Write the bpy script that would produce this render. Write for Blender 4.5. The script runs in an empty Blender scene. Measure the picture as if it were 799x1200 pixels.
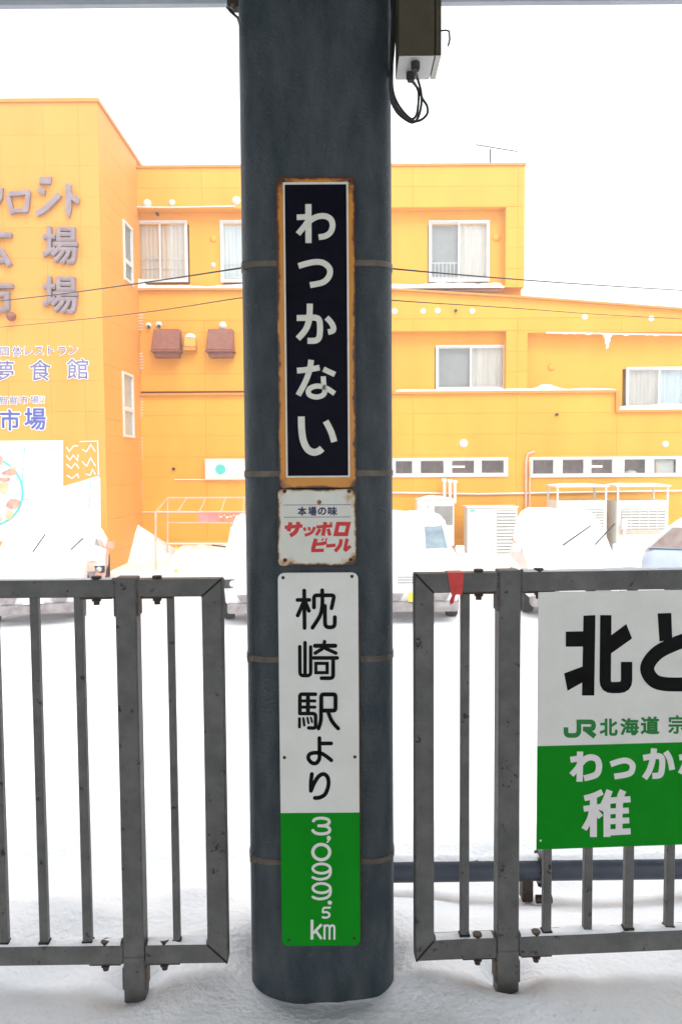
import bpy, bmesh, math, random
from mathutils import Vector, Matrix, noise
random.seed(7)
R = math.radians
scene = bpy.context.scene
COL = scene.collection

# ------------------------------------------------------------------ camera, sky, sun, exposure
F = 933.0; CX, CY = 399.5, 600.0; HOR = 545.0; ROLL = 0.007
TH = math.atan((CY - HOR) / F)
CAM = Vector((0, 0, 1.5))
fwd = Vector((0, math.cos(TH), -math.sin(TH)))
up0 = Vector((0, math.sin(TH), math.cos(TH)))
r0 = Vector((1, 0, 0))
rgt = r0 * math.cos(ROLL) - up0 * math.sin(ROLL)
upv = r0 * math.sin(ROLL) + up0 * math.cos(ROLL)
cd = bpy.data.cameras.new('camera'); cam = bpy.data.objects.new('camera', cd); COL.objects.link(cam)
cd.sensor_fit = 'VERTICAL'; cd.sensor_height = 36; cd.sensor_width = 24; cd.lens = F * 36 / 1200
cd.clip_start = 0.05; cd.clip_end = 3000
m = Matrix((rgt, upv, -fwd)).transposed().to_4x4(); m.translation = CAM
cam.matrix_world = m
scene.camera = cam

world = bpy.data.worlds.new('World'); scene.world = world; world.use_nodes = True
wn, wl = world.node_tree.nodes, world.node_tree.links
wn.clear()
sky = wn.new('ShaderNodeTexSky'); sky.sky_type = 'NISHITA'; sky.sun_disc = False
SUN_EL, SUN_AZ = R(48), R(155)          # azimuth from +Y, clockwise
sky.sun_elevation = SUN_EL; sky.sun_rotation = SUN_AZ
mixs = wn.new('ShaderNodeMix'); mixs.data_type = 'RGBA'
mixs.inputs[0].default_value = 0.9
mixs.inputs[7].default_value = (8.6, 8.75, 8.9, 1)   # even snow-cloud white
bg = wn.new('ShaderNodeBackground'); bg.inputs['Strength'].default_value = 0.10
wo = wn.new('ShaderNodeOutputWorld')
wl.new(sky.outputs[0], mixs.inputs[6]); wl.new(mixs.outputs[2], bg.inputs['Color']); wl.new(bg.outputs[0], wo.inputs[0])

sd = bpy.data.lights.new('sun', 'SUN'); sd.energy = 0.7; sd.angle = R(25); sd.color = (1, 0.96, 0.9)
sun = bpy.data.objects.new('sun', sd); COL.objects.link(sun)
sdir = Vector((math.sin(SUN_AZ) * math.cos(SUN_EL), math.cos(SUN_AZ) * math.cos(SUN_EL), math.sin(SUN_EL)))
sun.rotation_euler = sdir.to_track_quat('Z', 'Y').to_euler(); sun.location = (4, -6, 12)

scene.view_settings.view_transform = 'Standard'; scene.view_settings.look = 'None'
scene.view_settings.gamma = 1.0; scene.view_settings.use_curve_mapping = False
scene.view_settings.exposure = 1.32
scene.render.engine = 'CYCLES'
scene.cycles.use_denoising = True
scene.cycles.max_bounces = 8; scene.cycles.diffuse_bounces = 5

# ------------------------------------------------------------------ helpers
def ray(px, py):
    return fwd + rgt * ((px - CX) / F) + upv * ((CY - py) / F)
def P(px, py, D):                        # world point on the upright plane y = D
    d = ray(px, py); return CAM + d * (D / d.y)
def PP(px, py, p0, n):                   # world point on any plane
    d = ray(px, py); return CAM + d * ((p0 - CAM).dot(n) / d.dot(n))
def RB(x0, y0, x1, y1, D):               # measured rectangle -> x0, x1, z0, z1 on y = D
    cx, cy = (x0 + x1) / 2, (y0 + y1) / 2
    return P(x0, cy, D).x, P(x1, cy, D).x, P(cx, y1, D).z, P(cx, y0, D).z

def link(o): COL.objects.link(o); return o
def tag(o, label=None, cat=None, group=None, kind=None):
    if label: o['label'] = label
    if cat: o['category'] = cat
    if group: o['group'] = group
    if kind: o['kind'] = kind
    return o
def empty(name, loc, label=None, cat=None, group=None, rz=0.0):
    o = link(bpy.data.objects.new(name, None)); o.location = loc; o.rotation_euler = (0, 0, rz)
    o.empty_display_size = 0.1
    return tag(o, label, cat, group)
def attach(o, par, local=False):
    o.parent = par
    if not local and par is not None:
        q = par; mw = Matrix.Identity(4)
        while q is not None:
            if q.parent is None: mw = q.matrix_basis @ mw
            else: mw = q.matrix_parent_inverse @ q.matrix_basis @ mw
            q = q.parent
        o.matrix_parent_inverse = mw.inverted()
    return o

class MB:
    def __init__(s, mtx=None): s.bm = bmesh.new(); s.m = mtx
    def poly(s, pts):
        vs = [s.bm.verts.new(p) for p in pts]
        try: return s.bm.faces.new(vs)
        except ValueError: return None
    def hexa(s, a, b):                   # two quads, a bottom / b top
        va = [s.bm.verts.new(p) for p in a]; vb = [s.bm.verts.new(p) for p in b]
        n = len(va)
        s.bm.faces.new(va[::-1]); s.bm.faces.new(vb)
        for i in range(n): s.bm.faces.new((va[i], va[(i + 1) % n], vb[(i + 1) % n], vb[i]))
        return s
    def box(s, x0, x1, y0, y1, z0, z1):
        return s.hexa([(x0, y0, z0), (x1, y0, z0), (x1, y1, z0), (x0, y1, z0)], [(x0, y0, z1), (x1, y0, z1), (x1, y1, z1), (x0, y1, z1)])
    def prism(s, pts, off):              # planar outline pushed along off
        o = Vector(off); return s.hexa([Vector(p) for p in pts], [Vector(p) + o for p in pts])
    def tube(s, pts, r, n=8, cap=True, r1=None):
        pts = [Vector(p) for p in pts]; rings = []
        prev = None
        for i, p in enumerate(pts):
            t = (pts[min(i + 1, len(pts) - 1)] - pts[max(i - 1, 0)]).normalized()
            a = prev if prev is not None else (Vector((0, 0, 1)) if abs(t.z) < 0.9 else Vector((0, 1, 0)))
            u = (a - t * a.dot(t)).normalized(); w = t.cross(u); prev = u
            rr = r if r1 is None else r + (r1 - r) * i / (len(pts) - 1)
            rings.append([s.bm.verts.new(p + (u * math.cos(2 * math.pi * k / n) + w * math.sin(2 * math.pi * k / n)) * rr) for k in range(n)])
        for A, B in zip(rings, rings[1:]):
            for k in range(n): s.bm.faces.new((A[k], A[(k + 1) % n], B[(k + 1) % n], B[k]))
        if cap: s.bm.faces.new(rings[0][::-1]); s.bm.faces.new(rings[-1])
        return s
    def cyl(s, c, ax, r, h, n=12, r1=None):
        c = Vector(c); ax = Vector(ax).normalized(); return s.tube([c, c + ax * h], r, n, True, r1)
    def dome(s, c, ax, r, h, n=12, k=4):
        c = Vector(c); ax = Vector(ax).normalized()
        a = Vector((0, 0, 1)) if abs(ax.z) < .9 else Vector((1, 0, 0))
        u = (a - ax * a.dot(ax)).normalized(); w = ax.cross(u); rings = []
        for j in range(k):
            f = j / k * math.pi / 2
            rings.append([s.bm.verts.new(c + ax * h * math.sin(f) + (u * math.cos(2 * math.pi * i / n) + w * math.sin(2 * math.pi * i / n)) * r * math.cos(f)) for i in range(n)])
        t = s.bm.verts.new(c + ax * h)
        for A, B in zip(rings, rings[1:]):
            for i in range(n): s.bm.faces.new((A[i], A[(i + 1) % n], B[(i + 1) % n], B[i]))
        for i in range(n): s.bm.faces.new((rings[-1][i], rings[-1][(i + 1) % n], t))
        s.bm.faces.new(rings[0][::-1]); return s
    def grid(s, fn, us, vs):
        V = [[s.bm.verts.new(fn(u, v)) for v in vs] for u in us]
        for i in range(len(us) - 1):
            for j in range(len(vs) - 1): s.bm.faces.new((V[i][j], V[i + 1][j], V[i + 1][j + 1], V[i][j + 1]))
        return V
    def bevel(s, w, seg=1):
        bmesh.ops.remove_doubles(s.bm, verts=s.bm.verts, dist=1e-6)
        es = [e for e in s.bm.edges if len(e.link_faces) == 2 and e.calc_face_angle(0) > 0.5]
        bmesh.ops.bevel(s.bm, geom=es, offset=w, segments=seg, affect='EDGES', profile=0.6); return s
    def build(s, name, mat, par=None, local=False, smooth=False):
        if s.m is not None: s.bm.transform(s.m)
        bmesh.ops.recalc_face_normals(s.bm, faces=s.bm.faces)
        me = bpy.data.meshes.new(name); s.bm.to_mesh(me); s.bm.free()
        if mat: me.materials.append(mat)
        if smooth:
            for p in me.polygons: p.use_smooth = True
            try: me.set_sharp_from_angle(angle=R(40))
            except Exception: pass
        o = link(bpy.data.objects.new(name, me))
        if par is not None: attach(o, par, local)
        return o

MATS = {}
def pm(name, col, rough=0.6, col2=None, scale=8.0, amt=(0.35, 0.65), bump=0.0, bscale=40.0, metal=0.0, rust=None, rust_lo=0.68, rust_scale=9.0, streak=1.0, spec=0.5, rnd=0.0):
    mt = bpy.data.materials.new(name); mt.use_nodes = True
    n, l = mt.node_tree.nodes, mt.node_tree.links
    b = n['Principled BSDF']; b.inputs['Roughness'].default_value = rough; b.inputs['Metallic'].default_value = metal
    b.inputs['Specular IOR Level'].default_value = spec
    b.inputs['Base Color'].default_value = (*col, 1)
    geo = n.new('ShaderNodeNewGeometry'); mp = n.new('ShaderNodeMapping'); l.new(geo.outputs['Position'], mp.inputs['Vector'])
    mp.inputs['Scale'].default_value = (1, 1, streak)
    cur = None
    if col2:
        t = n.new('ShaderNodeTexNoise'); t.inputs['Scale'].default_value = scale; t.inputs['Detail'].default_value = 6; t.inputs['Roughness'].default_value = 0.62
        l.new(mp.outputs[0], t.inputs['Vector'])
        r = n.new('ShaderNodeValToRGB'); r.color_ramp.elements[0].position = amt[0]; r.color_ramp.elements[1].position = amt[1]
        r.color_ramp.elements[0].color = (*col, 1); r.color_ramp.elements[1].color = (*col2, 1)
        l.new(t.outputs['Fac'], r.inputs[0]); cur = r.outputs[0]
    if rust:
        t2 = n.new('ShaderNodeTexNoise'); t2.inputs['Scale'].default_value = rust_scale; t2.inputs['Detail'].default_value = 8; t2.inputs['Roughness'].default_value = 0.7
        l.new(geo.outputs['Position'], t2.inputs['Vector'])
        r2 = n.new('ShaderNodeValToRGB'); r2.color_ramp.elements[0].position = rust_lo; r2.color_ramp.elements[1].position = rust_lo + 0.03
        l.new(t2.outputs['Fac'], r2.inputs[0])
        mx = n.new('ShaderNodeMix'); mx.data_type = 'RGBA'
        l.new(r2.outputs[0], mx.inputs[0])
        if cur: l.new(cur, mx.inputs[6])
        else: mx.inputs[6].default_value = (*col, 1)
        mx.inputs[7].default_value = (*rust, 1); cur = mx.outputs[2]
    if rnd:
        oi = n.new('ShaderNodeObjectInfo'); hv = n.new('ShaderNodeHueSaturation')
        mr = n.new('ShaderNodeMapRange'); mr.inputs[3].default_value = 1 - rnd; mr.inputs[4].default_value = 1 + rnd
        l.new(oi.outputs['Random'], mr.inputs[0]); l.new(mr.outputs[0], hv.inputs['Value'])
        if cur: l.new(cur, hv.inputs['Color'])
        else: hv.inputs['Color'].default_value = (*col, 1)
        cur = hv.outputs[0]
    if cur: l.new(cur, b.inputs['Base Color'])
    if bump:
        t3 = n.new('ShaderNodeTexNoise'); t3.inputs['Scale'].default_value = bscale; t3.inputs['Detail'].default_value = 5
        l.new(geo.outputs['Position'], t3.inputs['Vector'])
        bp = n.new('ShaderNodeBump'); bp.inputs['Strength'].default_value = bump; bp.inputs['Distance'].default_value = 0.01
        l.new(t3.outputs['Fac'], bp.inputs['Height']); l.new(bp.outputs[0], b.inputs['Normal'])
    MATS[name] = mt; return mt

def rust_edge(name, col, col2, x0, x1, z0, z1, w, edge=(0.05, 0.015, 0.006), mid=(0.45, 0.17, 0.03), power=1.0):
    """enamel plate whose rim has rusted through: wear grows from the plate's own edge"""
    mt = pm(name, col, 0.35, col2, 14, (0.3, 0.7))
    n, l = mt.node_tree.nodes, mt.node_tree.links; b = n['Principled BSDF']
    src = b.inputs['Base Color'].links[0].from_socket
    geo = n.new('ShaderNodeNewGeometry'); sp = n.new('ShaderNodeSeparateXYZ'); l.new(geo.outputs['Position'], sp.inputs[0])
    def M(op, a, bb):
        q = n.new('ShaderNodeMath'); q.operation = op
        for i, v in enumerate((a, bb)):
            if isinstance(v, float) or isinstance(v, int): q.inputs[i].default_value = v
            else: l.new(v, q.inputs[i])
        return q.outputs[0]
    dx = M('MINIMUM', M('SUBTRACT', sp.outputs[0], float(x0)), M('SUBTRACT', float(x1), sp.outputs[0]))
    dz = M('MINIMUM', M('SUBTRACT', sp.outputs[2], float(z0)), M('SUBTRACT', float(z1), sp.outputs[2]))
    t = n.new('ShaderNodeTexNoise'); t.inputs['Scale'].default_value = 55; t.inputs['Detail'].default_value = 6; t.inputs['Roughness'].default_value = 0.7
    l.new(geo.outputs['Position'], t.inputs['Vector'])
    t2 = n.new('ShaderNodeTexNoise'); t2.inputs['Scale'].default_value = 11; l.new(geo.outputs['Position'], t2.inputs['Vector'])
    nz = M('MULTIPLY', M('ADD', M('SUBTRACT', t.outputs['Fac'], 0.5), M('MULTIPLY', M('SUBTRACT', t2.outputs['Fac'], 0.5), 1.2)), w * 1.6)
    # corners wear more
    cs = M('MULTIPLY', M('ADD', dx, dz), 0.16)
    d = M('ADD', M('MINIMUM', M('MINIMUM', dx, dz), cs), nz)
    r = n.new('ShaderNodeValToRGB'); cr = r.color_ramp
    l.new(M('DIVIDE', d, w), r.inputs[0])
    cr.elements[0].position = 0.32; cr.elements[0].color = (1, 1, 1, 1); cr.elements[1].position = 0.55; cr.elements[1].color = (0, 0, 0, 1)
    r2 = n.new('ShaderNodeValToRGB'); l.new(M('DIVIDE', d, w), r2.inputs[0])
    r2.color_ramp.elements[0].position = 0.45; r2.color_ramp.elements[0].color = (1, 1, 1, 1); r2.color_ramp.elements[1].position = 0.95 * power; r2.color_ramp.elements[1].color = (0, 0, 0, 1)
    mx = n.new('ShaderNodeMix'); mx.data_type = 'RGBA'; l.new(r2.outputs[0], mx.inputs[0]); l.new(src, mx.inputs[6]); mx.inputs[7].default_value = (*mid, 1)
    my = n.new('ShaderNodeMix'); my.data_type = 'RGBA'; l.new(r.outputs[0], my.inputs[0]); l.new(mx.outputs[2], my.inputs[6]); my.inputs[7].default_value = (*edge, 1)
    l.new(my.outputs[2], b.inputs['Base Color']); return mt

# materials
M_snow = pm('snow', (0.90, 0.905, 0.915), 0.7, (0.85, 0.86, 0.88), 2.2, bump=0.9, bscale=48, spec=0.2)
M_snowfar = pm('snow_packed', (0.86, 0.87, 0.88), 0.75, bump=0.25, bscale=9, spec=0.2)
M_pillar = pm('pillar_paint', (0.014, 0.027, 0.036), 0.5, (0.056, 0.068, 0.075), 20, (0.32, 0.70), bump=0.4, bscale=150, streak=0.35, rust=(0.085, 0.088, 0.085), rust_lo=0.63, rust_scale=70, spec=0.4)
M_band = pm('steel_band', (0.17, 0.145, 0.11), 0.5, (0.07, 0.055, 0.042), 18, metal=0.3)
M_fence = pm('fence_paint', (0.082, 0.081, 0.077), 0.55, (0.15, 0.147, 0.138), 16, (0.3, 0.75), bump=0.25, bscale=160, rust=(0.016, 0.011, 0.008), rust_lo=0.61, rust_scale=26)
M_fence_rust = pm('fence_rusted', (0.09, 0.09, 0.085), 0.7, (0.09, 0.038, 0.014), 34, (0.50, 0.60), bump=0.3, bscale=200, rust=(0.012, 0.008, 0.006), rust_lo=0.60, rust_scale=40)
M_bolt = pm('bolt_steel', (0.016, 0.014, 0.013), 0.6, (0.06, 0.03, 0.015), 60)
M_weld = pm('weld_grime', (0.012, 0.010, 0.009), 0.8)
M_orange = pm('orange_siding', (0.80, 0.365, 0.028), 0.6, (0.84, 0.43, 0.042), 1.1, (0.3, 0.7), streak=0.22, rnd=0.025)
M_orange2 = pm('orange_render', (0.80, 0.33, 0.050), 0.65, (0.83, 0.375, 0.068), 0.9, (0.3, 0.7), streak=0.25, rnd=0.025)
M_trim = pm('orange_trim', (0.70, 0.30, 0.05), 0.5, (0.6, 0.26, 0.05), 3)
M_white = pm('white_sash', (0.80, 0.79, 0.77), 0.4, (0.72, 0.70, 0.68), 6)
M_frost = pm('cream_metal', (0.76, 0.74, 0.69), 0.5, (0.68, 0.66, 0.6), 3)
M_louvre = pm('louvre_grey', (0.30, 0.29, 0.28), 0.5, (0.38, 0.36, 0.34), 5)
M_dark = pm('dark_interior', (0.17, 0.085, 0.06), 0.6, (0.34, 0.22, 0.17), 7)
M_curtain = pm('curtain_cloth', (0.78, 0.70, 0.62), 0.9, (0.62, 0.55, 0.49), 7, streak=0.1)
M_curtain2 = pm('curtain_blue_white', (0.72, 0.78, 0.80), 0.9, (0.60, 0.66, 0.70), 7, streak=0.1)
M_letterg = pm('letter_grey', (0.27, 0.20, 0.21), 0.5, (0.34, 0.27, 0.28), 4)
M_maroon = pm('maroon_hood', (0.24, 0.075, 0.045), 0.5, (0.33, 0.14, 0.095), 7, (0.35, 0.75))
M_amber = pm('amber_lamp', (0.85, 0.45, 0.10), 0.4)
M_rail = pm('pink_pipe', (0.75, 0.44, 0.33), 0.5, (0.8, 0.55, 0.42), 4)
M_pink = pm('banner_pink', (0.72, 0.20, 0.18), 0.6, (0.78, 0.33, 0.30), 5)
M_red2 = pm('banner_red', (0.62, 0.14, 0.08), 0.6, (0.72, 0.30, 0.16), 8)
M_yellow = pm('yellow_plate', (0.85, 0.60, 0.04), 0.5)
M_teal = pm('teal_paint', (0.10, 0.60, 0.55), 0.6)
M_navyp = pm('blue_print', (0.06, 0.07, 0.34), 0.5, (0.11, 0.12, 0.42), 4)
M_lav = pm('lavender_print', (0.13, 0.11, 0.28), 0.5, (0.22, 0.19, 0.36), 3)
M_wprint = pm('white_print', (0.82, 0.82, 0.80), 0.5)
M_food1 = pm('food_red', (0.70, 0.16, 0.12), 0.5, (0.80, 0.45, 0.35), 6)
M_food2 = pm('food_orange', (0.78, 0.42, 0.20), 0.5, (0.8, 0.62, 0.42), 6)
M_food3 = pm('food_cream', (0.80, 0.70, 0.50), 0.5, (0.8, 0.76, 0.66), 4)
M_carw = pm('white_paint', (0.78, 0.78, 0.78), 0.25, spec=0.6)
M_caro = pm('red_orange_paint', (0.64, 0.27, 0.17), 0.35, (0.74, 0.5, 0.4), 4)
M_carb = pm('ice_blue_paint', (0.46, 0.52, 0.60), 0.25, (0.54, 0.60, 0.67), 3, spec=0.6)
M_black = pm('black_plastic', (0.025, 0.023, 0.023), 0.55, (0.05, 0.045, 0.045), 12)
M_greyp = pm('grey_bumper', (0.20, 0.17, 0.17), 0.6, (0.34, 0.31, 0.31), 7)
M_glass = pm('car_glass', (0.14, 0.20, 0.24), 0.06, (0.26, 0.33, 0.37), 3, spec=0.8)
M_glassr = pm('car_glass_rust', (0.26, 0.14, 0.10), 0.12, (0.36, 0.33, 0.31), 2.5)
M_lens = pm('lamp_lens', (0.55, 0.58, 0.60), 0.1, spec=0.8)
M_tyre = pm('tyre_rubber', (0.03, 0.028, 0.028), 0.9)
M_pipe = pm('pipe_navy', (0.020, 0.028, 0.045), 0.4, (0.04, 0.05, 0.07), 12, bump=0.1, bscale=90)
M_olive = pm('olive_box', (0.046, 0.037, 0.018), 0.5, (0.062, 0.050, 0.026), 20)
M_gland = pm('cable_gland', (0.03, 0.026, 0.024), 0.6)
M_cable = pm('black_cable', (0.010, 0.010, 0.011), 0.45)
M_gutter = pm('pale_steel', (0.36, 0.40, 0.45), 0.5, (0.44, 0.48, 0.52), 5)
M_roof = pm('canopy_grey', (0.30, 0.31, 0.32), 0.7, (0.24, 0.25, 0.26), 3)
M_floor = pm('platform_asphalt', (0.06, 0.06, 0.062), 0.9, (0.10, 0.10, 0.10), 20, bump=0.4, bscale=150)
M_tape = pm('red_tape', (0.60, 0.025, 0.02), 0.45, (0.70, 0.05, 0.035), 40)
M_cream = pm('enamel_cream', (0.76, 0.76, 0.66), 0.35, (0.68, 0.68, 0.59), 40)
M_navy = pm('enamel_navy', (0.0015, 0.001, 0.006), 0.45, (0.002, 0.0018, 0.011), 6, spec=0.06)
M_plate = pm('enamel_white', (0.80, 0.80, 0.75), 0.4, (0.74, 0.74, 0.69), 9)
M_green = pm('sign_green', (0.001, 0.235, 0.006), 0.5, (0.002, 0.265, 0.009), 7, spec=0.1)
M_ink = pm('black_ink', (0.003, 0.003, 0.0035), 0.5, spec=0.08)
M_pwhite = pm('sign_white_ink', (0.80, 0.76, 0.76), 0.4)
M_greenink = pm('green_ink', (0.006, 0.20, 0.03), 0.4)
M_redink = pm('red_ink', (0.60, 0.004, 0.003), 0.4)
M_blueink = pm('navy_ink', (0.012, 0.016, 0.08), 0.4)
M_screw = pm('screw_rust', (0.05, 0.025, 0.014), 0.6, (0.02, 0.012, 0.01), 200)
M_rustspot = pm('rust_stain', (0.42, 0.18, 0.045), 0.6, (0.22, 0.08, 0.02), 120)

def glass_mat():
    mt = bpy.data.materials.new('window_glass'); mt.use_nodes = True
    n, l = mt.node_tree.nodes, mt.node_tree.links; n.clear()
    t = n.new('ShaderNodeBsdfTransparent'); t.inputs[0].default_value = (0.95, 0.97, 0.97, 1)
    g = n.new('ShaderNodeBsdfGlossy'); g.inputs['Roughness'].default_value = 0.04
    mx = n.new('ShaderNodeMixShader'); mx.inputs[0].default_value = 0.09; l.new(t.outputs[0], mx.inputs[1]); l.new(g.outputs[0], mx.inputs[2])
    o = n.new('ShaderNodeOutputMaterial'); l.new(mx.outputs[0], o.inputs[0]); return mt
M_pane = glass_mat()

# ---- lettering
def smooth_pts(pts, k=6, closed=False):
    pts = [Vector(p) for p in pts]; n = len(pts); out = []
    rng = range(n if closed else n - 1)
    for i in rng:
        g = lambda j: pts[j % n] if closed else pts[max(0, min(n - 1, j))]
        p0, p1, p2, p3 = g(i - 1), g(i), g(i + 1), g(i + 2)
        for q in range(k):
            t = q / k
            out.append(0.5 * ((2 * p1) + (p2 - p0) * t + (2 * p0 - 5 * p1 + 4 * p2 - p3) * t * t + (3 * p1 - p0 - 3 * p2 + p3) * t ** 3))
    if not closed: out.append(pts[-1])
    return out
def fillet(pts, r):
    pts = [Vector(p) for p in pts]; out = [pts[0]]
    for a, b, c in zip(pts, pts[1:], pts[2:]):
        u = (a - b); v = (c - b); d = min(r, u.length * .45, v.length * .45)
        s, e = b + u.normalized() * d, b + v.normalized() * d
        for q in range(5):
            t = q / 4; out.append(s * (1 - t) ** 2 + b * 2 * t * (1 - t) + e * t * t)
    out.append(pts[-1]); return out
def ribbon(pts, w, cap='butt', closed=False):
    """outline polygons (in drawing units) of one pen stroke"""
    pts = [Vector(p[:2]) for p in pts]; n = len(pts); L, Rr = [], []
    for i, p in enumerate(pts):
        a = pts[(i - 1) % n] if (closed or i > 0) else None
        c = pts[(i + 1) % n] if (closed or i < n - 1) else None
        d0 = (p - a).normalized() if a is not None else (c - p).normalized()
        d1 = (c - p).normalized() if c is not None else d0
        t = (d0 + d1)
        t = t.normalized() if t.length > 1e-4 else d0
        nn = Vector((-t.y, t.x)); k = 1.0 / max(0.5, nn.dot(Vector((-d0.y, d0.x))))
        L.append(p + nn * w / 2 * k); Rr.append(p - nn * w / 2 * k)
    polys = []
    for i in range(n if closed else n - 1):
        j = (i + 1) % n; polys.append([L[i], L[j], Rr[j], Rr[i]])
    if cap == 'round' and not closed:
        for p, d in ((pts[0], (pts[0] - pts[1]).normalized()), (pts[-1], (pts[-1] - pts[-2]).normalized())):
            nn = Vector((-d.y, d.x)); polys.append([p + (nn * math.cos(math.pi * q / 8) + d * math.sin(math.pi * q / 8)) * w / 2 for q in range(9)])
    return polys
def S(pts, w, cap='butt', sm=True, closed=False, f=0):
    if f: pts = fillet(pts, f)
    elif sm and len(pts) > 2: pts = smooth_pts(pts, 6, closed)
    return ribbon(pts, w, cap, closed)
def glyph(strokes, zx, zy, sc, mapper, mat, par, name='letter', lift=0.0002, scy=None):
    """strokes: list of polygon lists in zoom units; mapper(px,py)->(point, outward normal)"""
    mb = MB(); scy = scy or sc
    for i, polys in enumerate(strokes):
        for pl in polys:
            pts = []
            for q in pl:
                p, nrm = mapper(zx + q[0] / sc, zy + q[1] / scy); pts.append(p + nrm * (0.0006 + lift * i))
            mb.poly(pts)
    bmesh.ops.remove_doubles(mb.bm, verts=mb.bm.verts, dist=1e-6)
    r = bmesh.ops.extrude_face_region(mb.bm, geom=mb.bm.faces[:])
    nrm = mapper(zx, zy)[1]
    bmesh.ops.translate(mb.bm, verts=[v for v in r['geom'] if isinstance(v, bmesh.types.BMVert)], vec=-nrm * 0.0009)
    return mb.build(name, mat, par)
def fontglyph(ch, x0, y0, x1, y1, mapper, mat, par, name='letter', off=0.0, depth=0.001, lift=0.0, grow=0.0):
    """built-in font outline fitted to a measured box (px); off thickens the strokes by laying shifted copies"""
    c = bpy.data.curves.new('t', 'FONT'); c.body = ch; c.resolution_u = 3
    o = bpy.data.objects.new('t', c); COL.objects.link(o)
    me = bpy.data.meshes.new_from_object(o.evaluated_get(bpy.context.evaluated_depsgraph_get()))
    bpy.data.objects.remove(o); bpy.data.curves.remove(c)
    xs = [v.co.x for v in me.vertices]; ys = [v.co.y for v in me.vertices]
    ax, bx_, ay, by = min(xs), max(xs), min(ys), max(ys)
    x0 -= grow; x1 += grow; y0 -= grow; y1 += grow
    sc = max(x1 - x0, y1 - y0); b = max(0, off) * sc * .8
    x0 += b; x1 -= b; y0 += b; y1 -= b
    sh = [(0, 0)] + ([(b * math.cos(i * math.pi / 4), b * math.sin(i * math.pi / 4)) for i in range(8)] if b > 0 else [])
    n = mapper((x0 + x1) / 2, (y0 + y1) / 2)[1]
    bm = bmesh.new()
    for i, (dx, dy) in enumerate(sh):
        b2 = bmesh.new(); b2.from_mesh(me)
        for v in b2.verts:
            px = x0 + dx + (v.co.x - ax) / max(1e-6, bx_ - ax) * (x1 - x0); py = y1 + dy - (v.co.y - ay) / (by - ay) * (y1 - y0)
            p, n_ = mapper(px, py); v.co = p + n_ * (lift + depth * (1 + .03 * i))
        r = bmesh.ops.extrude_face_region(b2, geom=b2.faces[:])
        bmesh.ops.translate(b2, verts=[v for v in r['geom'] if isinstance(v, bmesh.types.BMVert)], vec=-n * depth)
        t = bpy.data.meshes.new('t'); b2.to_mesh(t); b2.free(); bm.from_mesh(t); bpy.data.meshes.remove(t)
    bpy.data.meshes.remove(me)
    mb = MB(); mb.bm.free(); mb.bm = bm
    return mb.build(name, mat, par)
def mapY(D): return lambda px, py: (P(px, py, D), Vector((0, -1, 0)))

# ------------------------------------------------------------------ ground
LOT = -1.3
def nz(x, y, s, a, seed=0): return a * noise.noise(Vector((x * s, y * s, seed)))
def ground_z(x, y):
    def sst(a, b, t): t = max(0, min(1, (t - a) / (b - a))); return t * t * (3 - 2 * t)
    z = -0.20 * sst(2.45, 3.35, y) + (LOT + 0.20) * sst(3.5, 5.6, y)
    if y < 8 and abs(x) < 6:
        z += nz(x, y, 1.3, 0.045) + nz(x + .3 * y, y * 2.2, 3.6, 0.015, 5) + nz(x, y, 10, 0.008, 9) + nz(x, y, 22, 0.003, 2)
        # drift hugging the pillar foot, scour round the two fence posts
        d = math.hypot((x + 0.36) / 0.2, (y - 2.36) / 0.2); z += 0.06 * math.exp(-d * d)
        d = math.hypot((x - 0.2) / 0.12, (y - 2.3) / 0.15); z += 0.03 * math.exp(-d * d)
        d = math.hypot((x + 0.06) / 0.24, (y - 2.30) / 0.2); z -= 0.035 * math.exp(-d ** 6)
        for (qx, qy) in POSTS:
            d = math.hypot((x - qx) / 0.075, (y - qy) / 0.09); z -= 0.05 * math.exp(-d * d * d)
            d = math.hypot((x - qx - .05) / 0.20, (y - qy + .12) / 0.12); z += 0.025 * math.exp(-d * d)
        for (qx, qy, s, h) in MOUNDS:
            d = math.hypot((x - qx) / s, (y - qy) / s); z += h * math.exp(-d * d)
    else:
        z += nz(x, y, 0.35, 0.07, 3) + nz(x, y, 1.2, 0.03, 4)
    return z
pl = P(158.5, 1170, 2.2); pr = P(593, 1170, 2.22)
POSTS = [(pl.x, 2.22), (pr.x, 2.24)]
MOUNDS = [(-0.52, 2.72, .12, .05), (0.5, 2.95, .35, -.05), (1.1, 3.0, .4, -.05), (0.75, 2.75, .3, -.03), (1.1, 2.55, .25, .03), (-1.0, 2.6, .3, .04), (0.15, 2.62, .10, .03), (-0.2, 2.7, .2, .03)]
def axis(lo, dlo, dhi, hi, st):
    a = []; v = dlo
    while v <= dhi: a.append(v); v += st
    s = st; v = a[-1]
    while v < hi: s *= 1.22; v += s; a.append(v)
    s = st; v = a[0]; b = []
    while v > lo: s *= 1.22; v -= s; b.append(v)
    return b[::-1] + a
mb = MB()
xs = axis(-240, -1.7, 1.9, 240, 0.03); ys = axis(1.72, 1.72, 4.2, 240, 0.028)
mb.grid(lambda x, y: (x, y, ground_z(x, y)), xs, ys)
tag(mb.build('snow_ground', M_snow, smooth=True), kind='structure', label='white snow covering the ground beyond the platform')
mb = MB(); mb.box(-40, 40, -2.8, 1.75, -1.1, -0.03)
tag(mb.build('platform_floor', M_floor), kind='structure')
mb = MB(); mb.grid(lambda x, y: (x, y, -1.12 + nz(x, y, .3, .05)), [-300, -150, -60, -20, -8, 0, 8, 20, 60, 150, 300], [-310, -160, -80, -30, -20, -10, -2.7])
tag(mb.build('track_snow', M_snowfar, smooth=True), kind='structure')

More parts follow.
